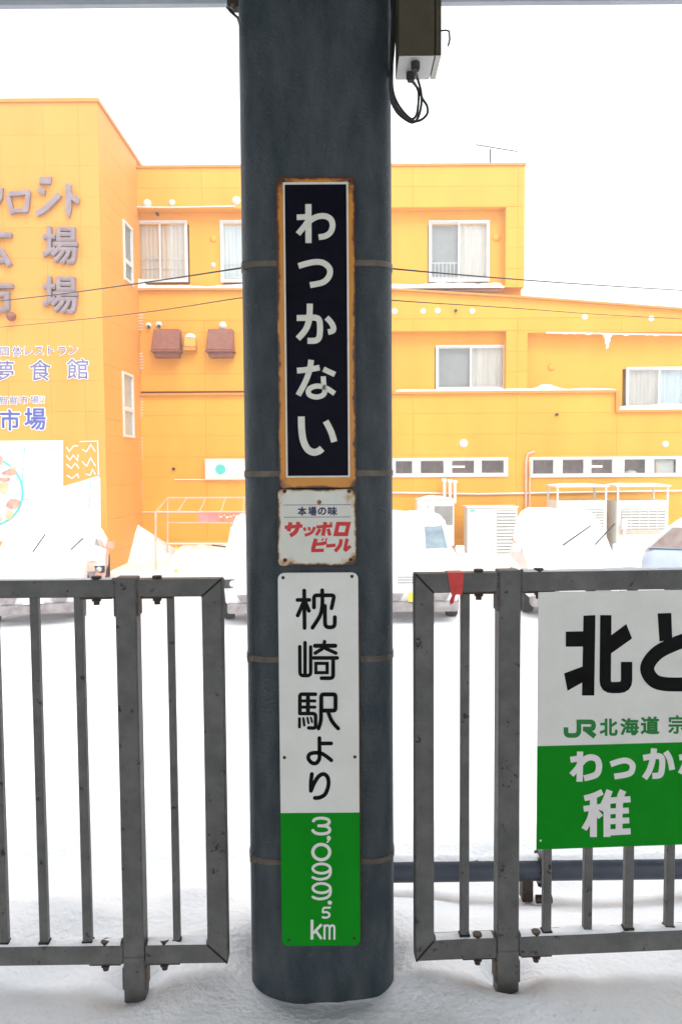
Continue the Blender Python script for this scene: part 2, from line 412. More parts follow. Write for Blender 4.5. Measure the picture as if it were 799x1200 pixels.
# ------------------------------------------------------------------ platform canopy
can = empty('platform_canopy', (0, 2.6, 3.0), 'pale grey eave of the platform roof running across the top edge', 'canopy')
ez = P(650, 8, 2.7).z
MB().box(-9, 9, 2.66, 2.70, ez, ez + 0.16).bevel(.008).build('eave_beam', M_gutter, can)
MB().box(-12, 12, -2.6, 2.72, ez + 0.163, ez + 0.22).build('roof_sheet', M_roof, can)
for x in (-6.4, -3.2, 3.2, 6.4):
    MB().box(x - .06, x + .06, -2.5, 2.655, ez + 0.02, ez + 0.16).build('roof_beam', M_roof, can)

# ------------------------------------------------------------------ pillar
YF = 2.17
a = P(286.5, 545, YF + .05); b = P(459.8, 545, YF + .05)
pillar = empty('station_pillar', ((a.x + b.x) / 2, YF + .17, 0), 'dark blue grey steel platform pillar with rounded corners carrying the vertical signs', 'pillar')
def rrect(x0, x1, y0, y1, r, k=6):
    pts = []
    for cx, cy, s in ((x0 + r, y0 + r, 180), (x1 - r, y0 + r, 270), (x1 - r, y1 - r, 0), (x0 + r, y1 - r, 90)):
        for q in range(k + 1):
            t = R(s + 90 * q / k); pts.append((cx + r * math.cos(t), cy + r * math.sin(t)))
    return pts
def loft_rr(mb, x0, x1, y0, y1, r, zs, k=6):
    base = rrect(x0, x1, y0, y1, r, k); rings = [[mb.bm.verts.new((p[0], p[1], z)) for p in base] for z in zs]
    n = len(base)
    for A, B in zip(rings, rings[1:]):
        for i in range(n): mb.bm.faces.new((A[i], A[(i + 1) % n], B[(i + 1) % n], B[i]))
    mb.bm.faces.new(rings[0][::-1]); mb.bm.faces.new(rings[-1])
YB = YF + .39
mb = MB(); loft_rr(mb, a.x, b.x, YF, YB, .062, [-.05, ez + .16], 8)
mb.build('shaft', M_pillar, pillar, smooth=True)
for py in (309, 555.5, 773, 1010):
    z = P(300, py, YF).z; h = .0078
    mb = MB(); loft_rr(mb, a.x - .0025, b.x + .0025, YF - .0025, YB + .0025, .064, [z - h, z + h], 8)
    mb.build('steel_band', M_band, pillar, smooth=True)
    # buckle on the left corner
    q = P(290, py, YF + .01); MB().box(a.x + .004, a.x + .03, YF + .012, YF + .03, z - .0105, z + .0105).bevel(.003).build('band_clip', M_band, pillar)
# small clamp with a loose cable at the top left
q = P(272, 6, YF + .1)
MB().box(q.x - .012, q.x + .03, q.y - .02, q.y + .02, q.z - .012, q.z + .05).bevel(.004).build('cable_clamp', M_bolt, pillar)
MB().tube([P(266, 8, 2.27), P(272, 15, 2.27), P(279, 21, 2.26), P(281.5, 30, 2.25), P(282, 60, 2.26)], .004, 6).build('loose_cable', M_cable, pillar, smooth=True)
MB().cyl(P(273, 9, 2.245), (0, -1, 0), .006, .01, 8).build('clamp_bolt', M_band, pillar)

# ------------------------------------------------------------------ the three enamel signs
SD = 2.150                                # front plane of the plates
def plate(mb, x0, x1, z0, z1, y0, y1, r):
    pts = []
    for cx, cz, s in ((x0 + r, z0 + r, 180), (x1 - r, z0 + r, 270), (x1 - r, z1 - r, 0), (x0 + r, z1 - r, 90)):
        for q in range(6): t = R(s + 18 * q); pts.append((cx + r * math.cos(t), y0, cz + r * math.sin(t)))
    mb.prism(pts, (0, y1 - y0, 0))
mp = mapY(SD)
def lean(o, x, z): pass
# sign 1
x0, x1, z0, z1 = RB(325, 206.5, 416.5, 572, SD)
s1 = empty('station_sign', ((x0 + x1) / 2, SD, z0), 'tall black and orange enamel sign reading わっかない, highest on the pillar', 'sign')
mb = MB(); plate(mb, x0, x1, z0, z1, SD, SD + .004, .013)
mb.bevel(.0012).build('plate', rust_edge('orange_enamel', (0.66, 0.27, 0.012), (0.60, 0.225, 0.010), x0, x1, z0, z1, .010, edge=(.06, .016, .006), mid=(.30, .085, .01)), s1)
X0, X1, Z0, Z1 = RB(333.5, 213.5, 409, 559.5, SD)
MB().box(X0, X1, SD - .0006, SD + .001, Z0, Z1).build('white_border', M_cream, s1)
X0, X1, Z0, Z1 = RB(335.5, 216.3, 406.8, 557.5, SD)
MB().box(X0, X1, SD - .0012, SD + .001, Z0, Z1).build('black_field', M_navy, s1)
mp1 = lambda px, py: (P(px, py, SD - .0012), Vector((0, -1, 0)))
ZA = (330, 220, 6.667)
WA = [S([(209, 128), (210, 432)], 48), S([(118, 231), (160, 230), (212, 226)], 44), S([(222, 226), (190, 285), (128, 362)], 44),
      S([(205, 275), (240, 245), (290, 224), (345, 224), (385, 250), (398, 300), (380, 350), (340, 378), (289, 387)], 45)]
TSU = [S([(132, 612), (200, 592), (268, 580), (325, 588), (368, 622), (378, 662), (360, 708), (315, 742), (222, 761)], 46)]
KA = [S([(220, 906), (218, 990), (208, 1060), (180, 1120), (127, 1180)], 48), S([(118, 1018), (200, 1017), (258, 1015), (290, 1030), (299, 1070), (299, 1130), (290, 1175), (262, 1195), (202, 1196)], 47),
      S([(350, 1015), (385, 1052), (404, 1092), (398, 1118), (362, 1128)], 44)]
NA = [S([(120, 296), (210, 287), (297, 272)], 45), S([(231, 212), (216, 300), (182, 390), (130, 488)], 45), S([(326, 284), (416, 326)], 42),
      S([(325, 340), (329, 400), (338, 450), (325, 485), (275, 502), (225, 490), (208, 462), (225, 432), (275, 416), (330, 425), (370, 445), (414, 475)], 40)]
I_ = [S([(154, 654), (156, 740), (168, 835), (200, 905), (245, 933), (288, 925), (316, 903)], 54), S([(344, 690), (385, 770), (411, 852)], 49)]
for g in (WA, TSU, KA): glyph(g, 330, 220, 6.667, mp1, M_cream, s1)
for g in (NA, I_): glyph(g, 330, 390, 6.667, mp1, M_cream, s1)
def screws(lst, par, dome=.0045, stain=True, mat=None):
    for (px, py) in lst:
        p = P(px, py, SD)
        if stain: MB().cyl(p + Vector((0, .001, 0)), (0, -1, 0), .0062, .0016, 14).build('rust_ring', M_rustspot, par)
        mb = MB(); mb.dome(p - Vector((0, .0004, 0)), (0, -1, 0), dome, .003, 10, 3)
        mb.build('screw', mat or M_screw, par, smooth=True)
screws([(331.5, 211.5), (409.5, 211.5)], s1, .0055)
# sign 2
x0, x1, z0, z1 = RB(325.5, 573, 418, 663.5, SD)
s2 = empty('beer_advert_sign', ((x0 + x1) / 2, SD, z0), 'small square white enamel sign with rusted edges and red サッポロビール lettering', 'sign')
mb = MB(); plate(mb, x0, x1, z0, z1, SD, SD + .004, .014)
mb.bevel(.0012).build('plate', rust_edge('rusted_white_enamel', (0.72, 0.72, 0.65), (0.66, 0.66, 0.58), x0, x1, z0, z1, .0085, edge=(.03, .010, .006), mid=(.50, .27, .07), power=1.1), s2)
k = 7.61
ln = lambda pts: [[Vector(p) for p in pts]]
for y in (166, 275): glyph([S([(95, y), (690, y - 3)], 5)], 320, 570, k, mp, M_blueink, s2, 'rule_line')
for ch, bb in (('本', (220, 180, 298, 262)), ('場', (312, 180, 388, 262)), ('の', (398, 186, 475, 256)), ('味', (488, 180, 572, 260))):
    fontglyph(ch, 320 + bb[0] / k, 570 + bb[1] / k, 320 + bb[2] / k, 570 + bb[3] / k, mp, M_blueink, s2, off=.05, depth=.0008)
SA = [S([(104, 366), (262, 352)], 32), S([(156, 320), (138, 400)], 36), S([(226, 316), (216, 375), (195, 412), (152, 440)], 36)]
TT = [S([(278, 366), (286, 396)], 24), S([(318, 362), (326, 393)], 24), S([(370, 362), (352, 402), (322, 424), (282, 436)], 26)]
PO = [S([(386, 362), (528, 352)], 28), S([(466, 318), (444, 440)], 34), S([(420, 380), (384, 436)], 28), S([(490, 378), (506, 438)], 30),
      S([(515 + 9 * math.cos(t * .6283), 330 + 9 * math.sin(t * .6283)) for t in range(10)], 8, closed=True, sm=False)]
RO = [S([(578, 334), (672, 334), (652, 426), (558, 426)], 36, closed=True, sm=False)]
BI = [S([(382, 466), (356, 560)], 36), S([(478, 500), (430, 512), (378, 516)], 30), S([(340, 572), (452, 570)], 30), S([(446, 462), (436, 486)], 14), S([(478, 462), (468, 486)], 14)]
BO = [S([(474, 532), (556, 524)], 30)]
RU = [S([(606, 470), (596, 525), (552, 580)], 32), S([(660, 466), (640, 560), (648, 566), (690, 532)], 30, sm=False)]
for g in (SA, TT, PO, RO, BI, BO, RU): glyph(g, 320, 570, k, mp, M_redink, s2, lift=.00012)
screws([(333.5, 575.5), (409, 575.5), (334, 656.5), (411, 656)], s2, .0045)
screws([(374, 588.5)], s2, .003, True, M_rustspot)
# sign 3
x0, x1, z0, z1 = RB(328, 671, 420.8, 1108, SD)
s3 = empty('distance_sign', ((x0 + x1) / 2, SD, z0), 'long white and green sign reading 枕崎駅より 3,099.5km, lowest on the pillar', 'sign')
mb = MB(); plate(mb, x0, x1, z0, z1, SD, SD + .005, .018)
mb.bevel(.001).build('plate', M_plate, s3)
zg = P(374, 952.5, SD).z
mb = MB(); plate(mb, x0, x1, z0, zg, SD - .0006, SD + .004, .017)
bmesh.ops.bisect_plane(mb.bm, geom=mb.bm.verts[:] + mb.bm.edges[:] + mb.bm.faces[:], plane_co=(0, 0, zg - .022), plane_no=(0, 0, 1), clear_outer=True)
mb.box(x0, x1, SD - .0006, SD + .004, zg - .0225, zg)
mb.build('green_field', M_green, s3)
MB().box(x0 + .004, x1 + .006, SD + .0055, SD + .012, z0 + .01, z1 - .03).build('edge_shadow_strip', M_bolt, s3)  # dark strip past the right edge: plate thickness and its shadow, put in as colour
k = 7.264
w = 33
MAKURA = [S([(208, 240), (308, 240)], w, 'round'), S([(265, 160), (268, 478)], w, 'round'), S([(258, 262), (210, 372)], w, 'round', sm=False), S([(278, 268), (305, 332)], w, 'round', sm=False),
          S([(418, 157), (418, 290), (398, 375), (335, 476)], w, 'round'), S([(348, 303), (348, 200), (521, 200), (497, 310)], w, 'round', f=26), S([(440, 290), (443, 472), (525, 472), (525, 386)], w, 'round', f=34)]
w = 30
SAKI = [S([(227, 638), (229, 884), (320, 884), (320, 640)], w, 'round', f=30), S([(272, 603), (272, 872)], w, 'round'), S([(357, 630), (528, 630)], 36, 'round'), S([(438, 594), (428, 650), (358, 692)], w, 'round', f=20),
        S([(446, 652), (534, 692)], w, 'round'), S([(345, 733), (545, 733)], 32, 'round'), S([(364, 779), (460, 779), (460, 858), (364, 858)], 27, closed=True, sm=False), S([(511, 742), (511, 905), (412, 905)], 32, 'round', f=28)]
for g in (MAKURA, SAKI): glyph(g, 320, 670, k, mp, M_ink, s3)
w = 30
EKI = [S([(228, 262), (228, 98), (360, 98)], 32, 'round', f=20), S([(238, 155), (356, 155)], 26, 'round'), S([(238, 208), (356, 208)], 26, 'round'), S([(228, 262), (362, 262), (362, 388), (303, 384)], 30, 'round', f=26),
       S([(297, 98), (297, 262)], 34), S([(225, 305), (225, 376)], 24, 'round'), S([(258, 302), (266, 362)], 20, 'round'), S([(292, 298), (302, 344)], 18, 'round'), S([(322, 296), (332, 334)], 16, 'round'),
       S([(410, 238), (410, 98), (531, 98), (531, 236), (420, 236)], 34, 'round', f=22), S([(408, 230), (406, 320), (386, 388)], 32, 'round'), S([(468, 246), (500, 325), (554, 388)], 32, 'round')]
YO = [S([(394, 472), (395, 600), (392, 650), (368, 684), (330, 682), (300, 645), (312, 608), (360, 596), (415, 604), (460, 632), (495, 660)], 33, 'round'), S([(400, 517), (494, 517)], 32, 'round')]
RI = [S([(330, 778), (322, 850), (322, 920)], 34, 'round'), S([(322, 920), (352, 850), (390, 795), (432, 778), (466, 810), (470, 875), (445, 945), (400, 976), (356, 981)], 34, 'round')]
for g in (EKI, YO, RI): glyph(g, 320, 800, k, mp, M_ink, s3)
mpg = lambda px, py: (P(px, py, SD - .0006), Vector((0, -1, 0)))
def ell(cx, cy, rx, ry, n=28): return [(cx + rx * math.cos(2 * math.pi * i / n), cy + ry * math.sin(2 * math.pi * i / n)) for i in range(n)]
def nine(dy): return [S(ell(412, 492 + dy, 74, 40), 22, closed=True, sm=False), S([(486, 486 + dy), (487, 534 + dy), (464, 568 + dy), (412, 583 + dy), (370, 580 + dy), (338, 567 + dy)], 22, 'round')]
DG = [[S([(344, 86), (362, 70), (412, 63), (462, 72), (478, 95), (462, 117), (430, 127), (388, 128)], 25, 'round'), S([(420, 128), (462, 136), (482, 161), (466, 187), (412, 197), (362, 190), (338, 168)], 25, 'round')],
      [S([(473, 230), (474, 236)], 34, 'round'), S([(478, 240), (474, 252), (462, 266)], 14, 'round')], [S(ell(410, 352, 72, 65), 27, closed=True, sm=False)], nine(0), nine(167),
      [S([(481, 782), (484, 783)], 34, 'round')], [S([(490, 825), (428, 825), (420, 868), (452, 860), (480, 876), (478, 900), (450, 913), (416, 905)], 17, 'butt', f=16)],
      [S([(331, 928), (331, 1096)], 24), S([(412, 968), (340, 1044)], 22), S([(362, 1020), (412, 1090)], 22)],
      [S([(437, 970), (437, 1096)], 18), S([(437, 1000), (450, 978), (470, 978), (480, 1000), (480, 1096)], 17), S([(480, 1000), (494, 978), (512, 978), (521, 1000), (521, 1096)], 17)]]
for g in DG: glyph(g, 320, 950, k, mpg, M_pwhite, s3, 'digit')
screws([(331.7, 677), (412.3, 675.5), (333.3, 887.7), (415.8, 887), (338.3, 1101.3), (415, 1099.5)], s3, .0048, False)

# ------------------------------------------------------------------ fences
def box_part(name, mat, par, M, x0, x1, y0, y1, z0, z1, bev=.003):
    return MB(M).box(x0, x1, y0, y1, z0, z1).bevel(bev).build(name, mat, par)
def fence(name, label, anchor_px, yaw, side, rails, end, post, bars, x_far, y0=2.2):
    """rails: (top0,top1,bot0,bot1) px at the anchor; everything is laid along the fence's own axis"""
    org = P(anchor_px, 900, y0); tx = Vector((math.cos(yaw), math.sin(yaw), 0)); nn = Vector((math.sin(yaw), -math.cos(yaw), 0))
    o0 = Vector((org.x, org.y, 0))
    def s_of(px, py): return (PP(px, py, o0, nn) - o0).dot(tx)
    def z_of(px, py): return PP(px, py, o0, nn).z
    M = Matrix(((tx.x, -nn.x, 0, o0.x), (tx.y, -nn.y, 0, o0.y), (0, 0, 1, 0), (0, 0, 0, 1)))  # local x along, y away from camera
    root = empty(name, (o0.x, o0.y, 0), label, 'fence', 'grey metal platform fences')
    zt1, zt0, zb1, zb0 = [z_of(anchor_px, v) for v in rails]
    sg = 1 if side > 0 else -1
    def sp(a, b):
        v = sorted((s_of(a, 900), s_of(b, 900))); return v[0], v[1]
    e0, e1 = sp(*end); p0, p1 = sp(*post); T = .046
    # rails, each with a mitred outer end
    def rail(nm, z0, z1, mt):
        se = e0 if sg > 0 else e1; si = e1 if sg > 0 else e0
        far = x_far
        for (u0, u1, mi) in ((se, (p0 if sg > 0 else p1) - sg * .002, True), ((p1 if sg > 0 else p0) + sg * .002, far, False)):
            top_ = nm == 'top_rail'
            if mi:
                a_in, a_out = (z0, z1) if top_ else (z1, z0)
                pts = [(si, 0, a_in), (se, 0, a_out), (u1, 0, a_out), (u1, 0, a_in)]
            else: pts = [(u0, 0, z0), (u1, 0, z0), (u1, 0, z1), (u0, 0, z1)]
            MB(M).prism([Vector(p) for p in pts], (0, T, 0)).bevel(.0025).build(nm, mt, root)
    rail('top_rail', zt0, zt1, M_fence); rail('bottom_rail', zb0, zb1, M_fence)
    se, si = (e0, e1) if sg > 0 else (e1, e0)
    MB(M).prism([Vector(p) for p in ((se, .0006, zb0), (si, .0006, zb1), (si, .0006, zt0), (se, .0006, zt1))], (0, T - .0012, 0)).bevel(.0025).build('end_post', M_fence, root)
    for (zi, zo) in ((zt0, zt1), (zb1, zb0)):       # weld seam on the mitre
        MB(M).tube([(si, .0005, zi), ((si * .5 + se * .5), -.0005, (zi + zo) / 2), (se - sg * -.002, .0005, zo)], .0028, 6).build('weld_seam', M_weld, root, smooth=True)
    # the standing post, its rusted brackets and bolts
    zt_post = zt1 + .006
    box_part('post', M_fence, root, M, p0, p1, -.004, .05, .10, zt_post)
    box_part('post_foot', M_fence, root, M, p0 - .0005, p1 + .0005, -.0045, .0505, -.12, .10)
    for s_, nm in ((p0, -1), (p1, 1)):
        for zc, hh in ((zt0 - .004, .05), (zb0 - .03, .045)):
            a0, a1 = (s_ - .005, s_ + .002) if nm < 0 else (s_ - .002, s_ + .005)
            box_part('bracket', M_fence_rust, root, M, a0, a1, -.002, .046, zc - hh, zc + (.05 if zc > .5 else .02), .002)
            c = s_ + nm * .055
            box_part('bracket_plate', M_bolt, root, M, c - .045, c + .045, .004, .042, (zt0 if zc > .5 else zb0) - .0055, (zt0 if zc > .5 else zb0) - .0003, .001)
            zz = zt0 if zc > .5 else zb0
            mb = MB(M); mb.cyl((c, .012, zz - .006), (0, 0, -1), .013, .006, 6); mb.cyl((c, .012, zz - .012), (0, 0, -1), .0085, .010, 8)
            mb.build('bolt', M_bolt, root)
            zz = zt1 if zc > .5 else zb1
            mb = MB(M); mb.cyl((c, .016, zz - .001), (0, 0, 1), .014, .010, 6); mb.build('bolt_head', M_bolt, root)
    for (b0, b1) in bars:
        q0, q1 = sp(b0, b1)
        box_part('baluster', M_fence, root, M, q0, q1, .012, .012 + .022, zb1 - .001, zt0 + .001, .002)
        cc = (q0 + q1) / 2
        box_part('weld_bead', M_weld, root, M, q0 - .003, q1 + .003, .009, .037, zb1 - .001, zb1 + .008, .002)
    # snow lying on the bottom rail
    return root, M, (zt0, zt1, zb0, zb1), sp, o0, tx, nn
def rail_snow(M, u0, u1, z, label, h=.012, seed=0):
    mb = MB(M); n = int((u1 - u0) / .012)
    us = [u0 + (u1 - u0) * i / n for i in range(n + 1)]
    prof = [(.003, 0), (.008, .75), (.022, 1), (.036, .8), (.043, 0)]
    def fn(u, v):
        y, hh = prof[v]; a = h * (0.75 + 0.9 * noise.noise(Vector((u * 9, y * 30, seed))) + .3 * noise.noise(Vector((u * 40, y * 60, seed))))
        return (u, y, z - .001 + hh * max(.001, a))
    mb.grid(fn, us, range(5))
    return tag(mb.build('rail_snow', M_snow, smooth=True), label, 'snow', kind='stuff')
fl, ML, zl, spl, ol, txl, nl = fence('metal_fence', 'grey metal bar fence left of the pillar, rust at its post', 263, R(0.6), -1, (678.5, 699, 1107.5, 1129),
    (239.5, 263.5), (140, 164.5), [(198, 206), (90, 100.5), (38.5, 48.5), (-9, 0.5), (-62, -51), (-114, -103)], -.95)
fr, MR, zr, spr, orr, txr, nr = fence('metal_fence', 'grey metal bar fence right of the pillar, carrying the green sign and red tape', 486.5, R(3.3), 1, (672.5, 695.5, 1104, 1127),
    (486.5, 508.5), (583.5, 608.5), [(541, 551), (639.5, 649), (688, 697.5), (736.5, 746.5), (785.5, 795), (834, 844), (884, 894)], 1.2)
rail_snow(ML, -.95, -.05, zl[3] if False else zl[3] + (zl[2] - zl[3]), 'thin snow lying along the bottom rail of the left fence') if False else None
rail_snow(ML, -.93, spl(140, 164)[0] - .01, zl[2] + .046 if False else P(263, 1107.5, 2.2).z, 'thin snow on the left fence bottom rail, left of its post', .010, 1)
rail_snow(ML, spl(140, 164)[1] + .01, -.06, P(263, 1107.5, 2.2).z, 'thin snow on the left fence bottom rail, right of its post', .014, 2)
rail_snow(MR, .06, spr(583, 608)[0] - .01, P(486.5, 1104, 2.2).z, 'thin snow on the right fence bottom rail, left of its post', .006, 3)
rail_snow(MR, spr(583, 608)[1] + .01, 1.15, P(486.5, 1104, 2.2).z, 'thin snow on the right fence bottom rail, under the green sign', .010, 4)
rail_snow(MR, spr(583, 608)[1] + .01, 1.15, P(486.5, 672.5, 2.2).z, 'thin snow along the right fence top rail above the white and green sign', .007, 5)
rail_snow(ML, -.93, spl(140, 164)[0] - .01, P(263, 678.5, 2.2).z, 'thin snow along the left fence top rail, left of its post', .004, 6)

# red tape on the right fence
mpf = lambda d: (lambda px, py: (PP(px, py, orr + nr * d, nr), nr))
tp = empty('red_tape', PP(533, 690, orr, nr), 'strip of red tape wrapped round the right fence top rail', 'tape')
f = mpf(.0025)
quad = [f(524, 671.8)[0], f(544, 671.5)[0], f(542.5, 682)[0], f(541.5, 696.8)[0], f(528.5, 697)[0], f(526.5, 684)[0]]
MB().prism(quad, -nr * .002).build('wrap', M_tape, tp)
q0, q1 = f(525, 672)[0], f(543, 671.6)[0]
MB().hexa([q0, q1, q1 - nr * .05, q0 - nr * .05], [p + Vector((0, 0, .0018)) for p in (q0, q1, q1 - nr * .05, q0 - nr * .05)]).build('wrap_top', M_tape, tp)
quad = [f(530, 696)[0] + nr * .0005, f(533.5, 696.5)[0] + nr * .002, f(530.5, 706)[0] + nr * .006, f(527, 708.5)[0] + nr * .004, f(526.5, 704)[0]]
MB().prism(quad, nr * .0008).build('tape_tail', M_tape, tp)

# white and green station board fixed to the right fence
SGO = .012
g = mpf(SGO)
c0 = g(632, 694)[0]; c1 = g(627, 995.5)[0]
o_s = orr + nr * SGO
def lo(p): return (p - o_s).dot(txr), p.z
sx0 = (lo(c0)[0] + lo(c1)[0]) / 2; szt = lo(c0)[1]; szb = lo(c1)[1]; szg = lo(g(629, 874.5)[0])[1]
bs = empty('station_board', o_s + txr * sx0 + Vector((0, 0, szb)), 'large white and green board reading 北と and わっか on the right fence', 'sign')
MS = Matrix(((txr.x, -nr.x, 0, o_s.x), (txr.y, -nr.y, 0, o_s.y), (0, 0, 1, 0), (0, 0, 0, 1)))
MB(MS).box(sx0, sx0 + .86, 0, .004, szb, szt).bevel(.0008).build('board', M_plate, bs)
MB(MS).box(sx0, sx0 + .86, -.0008, .003, szb - .0003, szg).build('green_field', M_green, bs)
mw_ = mpf(SGO + .0002); mg_ = mpf(SGO + .001)
k = 5.025
L_ = lambda pts: [[Vector(p) for p in pts]]
KITA = [L_([(217, 158), (287, 155), (280, 628), (208, 628)]), L_([(113, 252), (225, 250), (225, 340), (113, 341)]), L_([(103, 498), (222, 454), (222, 544), (123, 600)]),
        S([(348, 155), (344, 582), (470, 580), (470, 430)], 66, f=44), L_([(370, 280), (468, 208), (502, 292), (370, 386)])]
TO = [L_([(653, 145), (733, 142), (739, 300), (664, 310)]), S([(960, 270), (860, 290), (760, 322), (650, 378), (592, 460), (620, 530), (690, 560), (850, 562), (980, 552)], 82)]
for q in (KITA, TO): glyph(q, 640, 690, k, mw_, M_ink, bs)
JRL = [S([(114, 112), (114, 160), (190, 160), (190, 68)], 27, f=30), S([(176, 80), (276, 80), (276, 122), (214, 122)], 27, f=20), S([(224, 118), (284, 166)], 30)]
glyph(JRL, 640, 830, k, mw_, M_greenink, bs, 'logo')
for ch, bb in (('北', (312, 60, 418, 163)), ('海', (433, 57, 543, 159)), ('道', (553, 47, 663, 153)), ('宗', (715, 40, 822, 150))):
    fontglyph(ch, 640 + bb[0] / k, 830 + bb[1] / k, 640 + bb[2] / k, 830 + bb[3] / k, mw_, M_greenink, bs, off=(.045 if ch != '宗' else .03), depth=.0006)
def fit(g, b, wscale, src):
    ax, ay, bx, by = src
    return [[[Vector((b[0] + (q[0] - ax) / (bx - ax) * (b[2] - b[0]), b[1] + (q[1] - ay) / (by - ay) * (b[3] - b[1]))) for q in pl] for pl in st] for st in g]
# heavier versions of the same kana for the board
WA2 = [S([(197, 255), (194, 432)], 36), S([(140, 303), (200, 293)], 34), S([(206, 300), (186, 345), (146, 392)], 32), S([(192, 335), (225, 300), (262, 288), (297, 302), (308, 345), (290, 390), (220, 412)], 36)]
TSU2 = [S([(376, 330), (430, 312), (470, 308), (500, 325), (506, 352), (485, 385), (398, 402)], 34)]
KA2 = [S([(632, 236), (622, 310), (602, 370), (575, 412)], 35), S([(568, 292), (630, 282), (668, 284), (680, 310), (676, 370), (662, 394), (622, 398)], 35), S([(700, 255), (725, 300), (738, 362)], 34)]
NA2 = [S([(780, 290), (850, 280), (885, 272)], 34), S([(836, 248), (822, 310), (788, 385)], 34), S([(905, 268), (950, 300)], 34)]
for q in (WA2, TSU2, KA2, NA2): glyph(q, 640, 830, k, mg_, M_pwhite, bs)
WAKK = [S([(222, 530), (275, 516), (328, 492)], 34), S([(218, 592), (330, 578)], 34), S([(275, 516), (275, 757)], 40), S([(268, 596), (252, 655), (220, 712)], 34), S([(284, 600), (318, 640)], 34),
        S([(370, 482), (345, 545), (318, 600)], 38), S([(354, 545), (354, 756)], 40), S([(345, 544), (492, 534)], 36), S([(355, 606), (482, 600)], 34), S([(355, 665), (484, 658)], 34), S([(345, 730), (492, 722)], 36), S([(448, 482), (428, 545), (424, 726)], 40)]
glyph(WAKK, 640, 830, k, mg_, M_pwhite, bs)
for (px, py) in ((637, 700), (633, 985)):
    p, n = g(px, py); MB().dome(p, n, .004, .002, 8, 2).build('rivet', M_plate, bs)

# ------------------------------------------------------------------ pipe behind the fence
PD = 3.0
pp = empty('navy_pipe', P(635, 1020, PD), 'thick dark navy pipe lying low behind the right fence', 'pipe')
A0 = P(330, 1021, PD - .03); A1 = P(900, 1014.5, PD + .05); rad = 14.2 * PD / F
MB().tube([A0 + (A1 - A0) * t for t in (0, .25, .5, .75, 1)], rad, 20).build('pipe_body', M_pipe, pp, smooth=True)
ax = (A1 - A0).normalized()
fc = A0 + ax * ((P(635, 1019, PD) - A0).dot(ax))
MB().cyl(fc - ax * .012, ax, rad + .022, .016, 24).build('flange', M_pipe, pp, smooth=True)
MB().cyl(fc + ax * .006, ax, rad + .020, .014, 24).build('flange', M_pipe, pp, smooth=True)
for i in range(6):
    t = 2 * math.pi * i / 6; off = Vector((0, math.cos(t), math.sin(t))) * (rad + .012)
    MB().cyl(fc + off - ax * .02, ax, .007, .05, 6).build('flange_bolt', M_bolt, pp)
sp_ = fc - ax * .05
MB().box(sp_.x - .03, sp_.x + .012, sp_.y - .03, sp_.y + .03, sp_.z - rad - .075, sp_.z - rad + .02).bevel(.004).build('support_foot', M_bolt, pp)
MB().cyl(sp_ + Vector((.02, -.04, -rad - .055)), (1, 0, 0), .016, .06, 10).build('drain_valve', M_bolt, pp, smooth=True)
mb = MB(); n = 160
def fn(i, j):
    c = A0 + (A1 - A0) * (i / n); t = R(64 + j * 70 / 8); h = rad + (.009 + .007 * noise.noise(Vector((i * .12, 0, 4))) + .006 * noise.noise(Vector((i * .5, j, 8)))) * math.sin(math.pi * j / 8) - .001
    return c + Vector((0, -math.cos(t), math.sin(t))) * h
mb.grid(fn, range(n + 1), range(9))
tag(mb.build('pipe_snow', M_snow, smooth=True), 'ridge of snow lying on top of the navy pipe', 'snow', kind='stuff')

# ------------------------------------------------------------------ junction box and cables by the pillar
BD = 2.05
x0, x1, z0, z1 = RB(467, -60, 517, 65, BD)
jb = empty('junction_box', ((x0 + x1) / 2, BD + .05, z0), 'dark olive junction box hanging beside the pillar top with a hook on it', 'junction box')
dp = .124
MB().box(x0, x1 - .0165, BD, BD + dp, z0, z1).bevel(.0015).build('box_body', M_olive, jb)
MB().box(x1 - .0145, x1, BD, BD + dp, z0 + .0006, z1).bevel(.0015).build('lid', M_olive, jb)
MB().box(x0 + .0008, x1 - .0175, BD + .002, BD + dp - .002, z0 - .0016, z0 + .002).build('snowlit_bottom', M_white, jb)  # olive box gets a white underside: snow light put into the colour
MB().box(x1 - .0142, x1 - .0006, BD + .002, BD + dp - .002, z0 - .0012, z0 + .002).build('snowlit_lid_bottom', M_frost, jb)  # cream under the lid, also painted for light off the snow
MB().tube([P(517, 36, BD + .04), P(522, 35.5, BD + .04), P(526, 36.5, BD + .04), P(526.8, 46, BD + .04), P(524.8, 54, BD + .04)], .0024, 8).build('hook', M_bolt, jb, smooth=True)
gl = [(P(486.5, 71, BD + .03), .0115), (P(481, 86, BD + .085), .0115)]
for p, r in gl:
    p.z = z0
    mb = MB(); mb.cyl(p, (0, 0, -1), r, .017, 12); mb.cyl(p - Vector((0, 0, .017)), (0, 0, -1), r * .82, .006, 12); mb.build('cable_gland', M_gland, jb, smooth=True)
mb = MB(); mb.box(a.x + (b.x - a.x) - .002, x0 + .01, YF + .07, YF + .09, z1 - .10, z1 - .06); mb.build('mounting_arm', M_bolt, jb)
g0 = gl[0][0] - Vector((0, 0, .02)); g1 = gl[1][0] - Vector((0, 0, .02))
def cbl(pts, D, end=None):
    q = [P(px, py, D) for px, py in pts]
    if end is not None: q.append(end)
    return smooth_pts(q, 6)
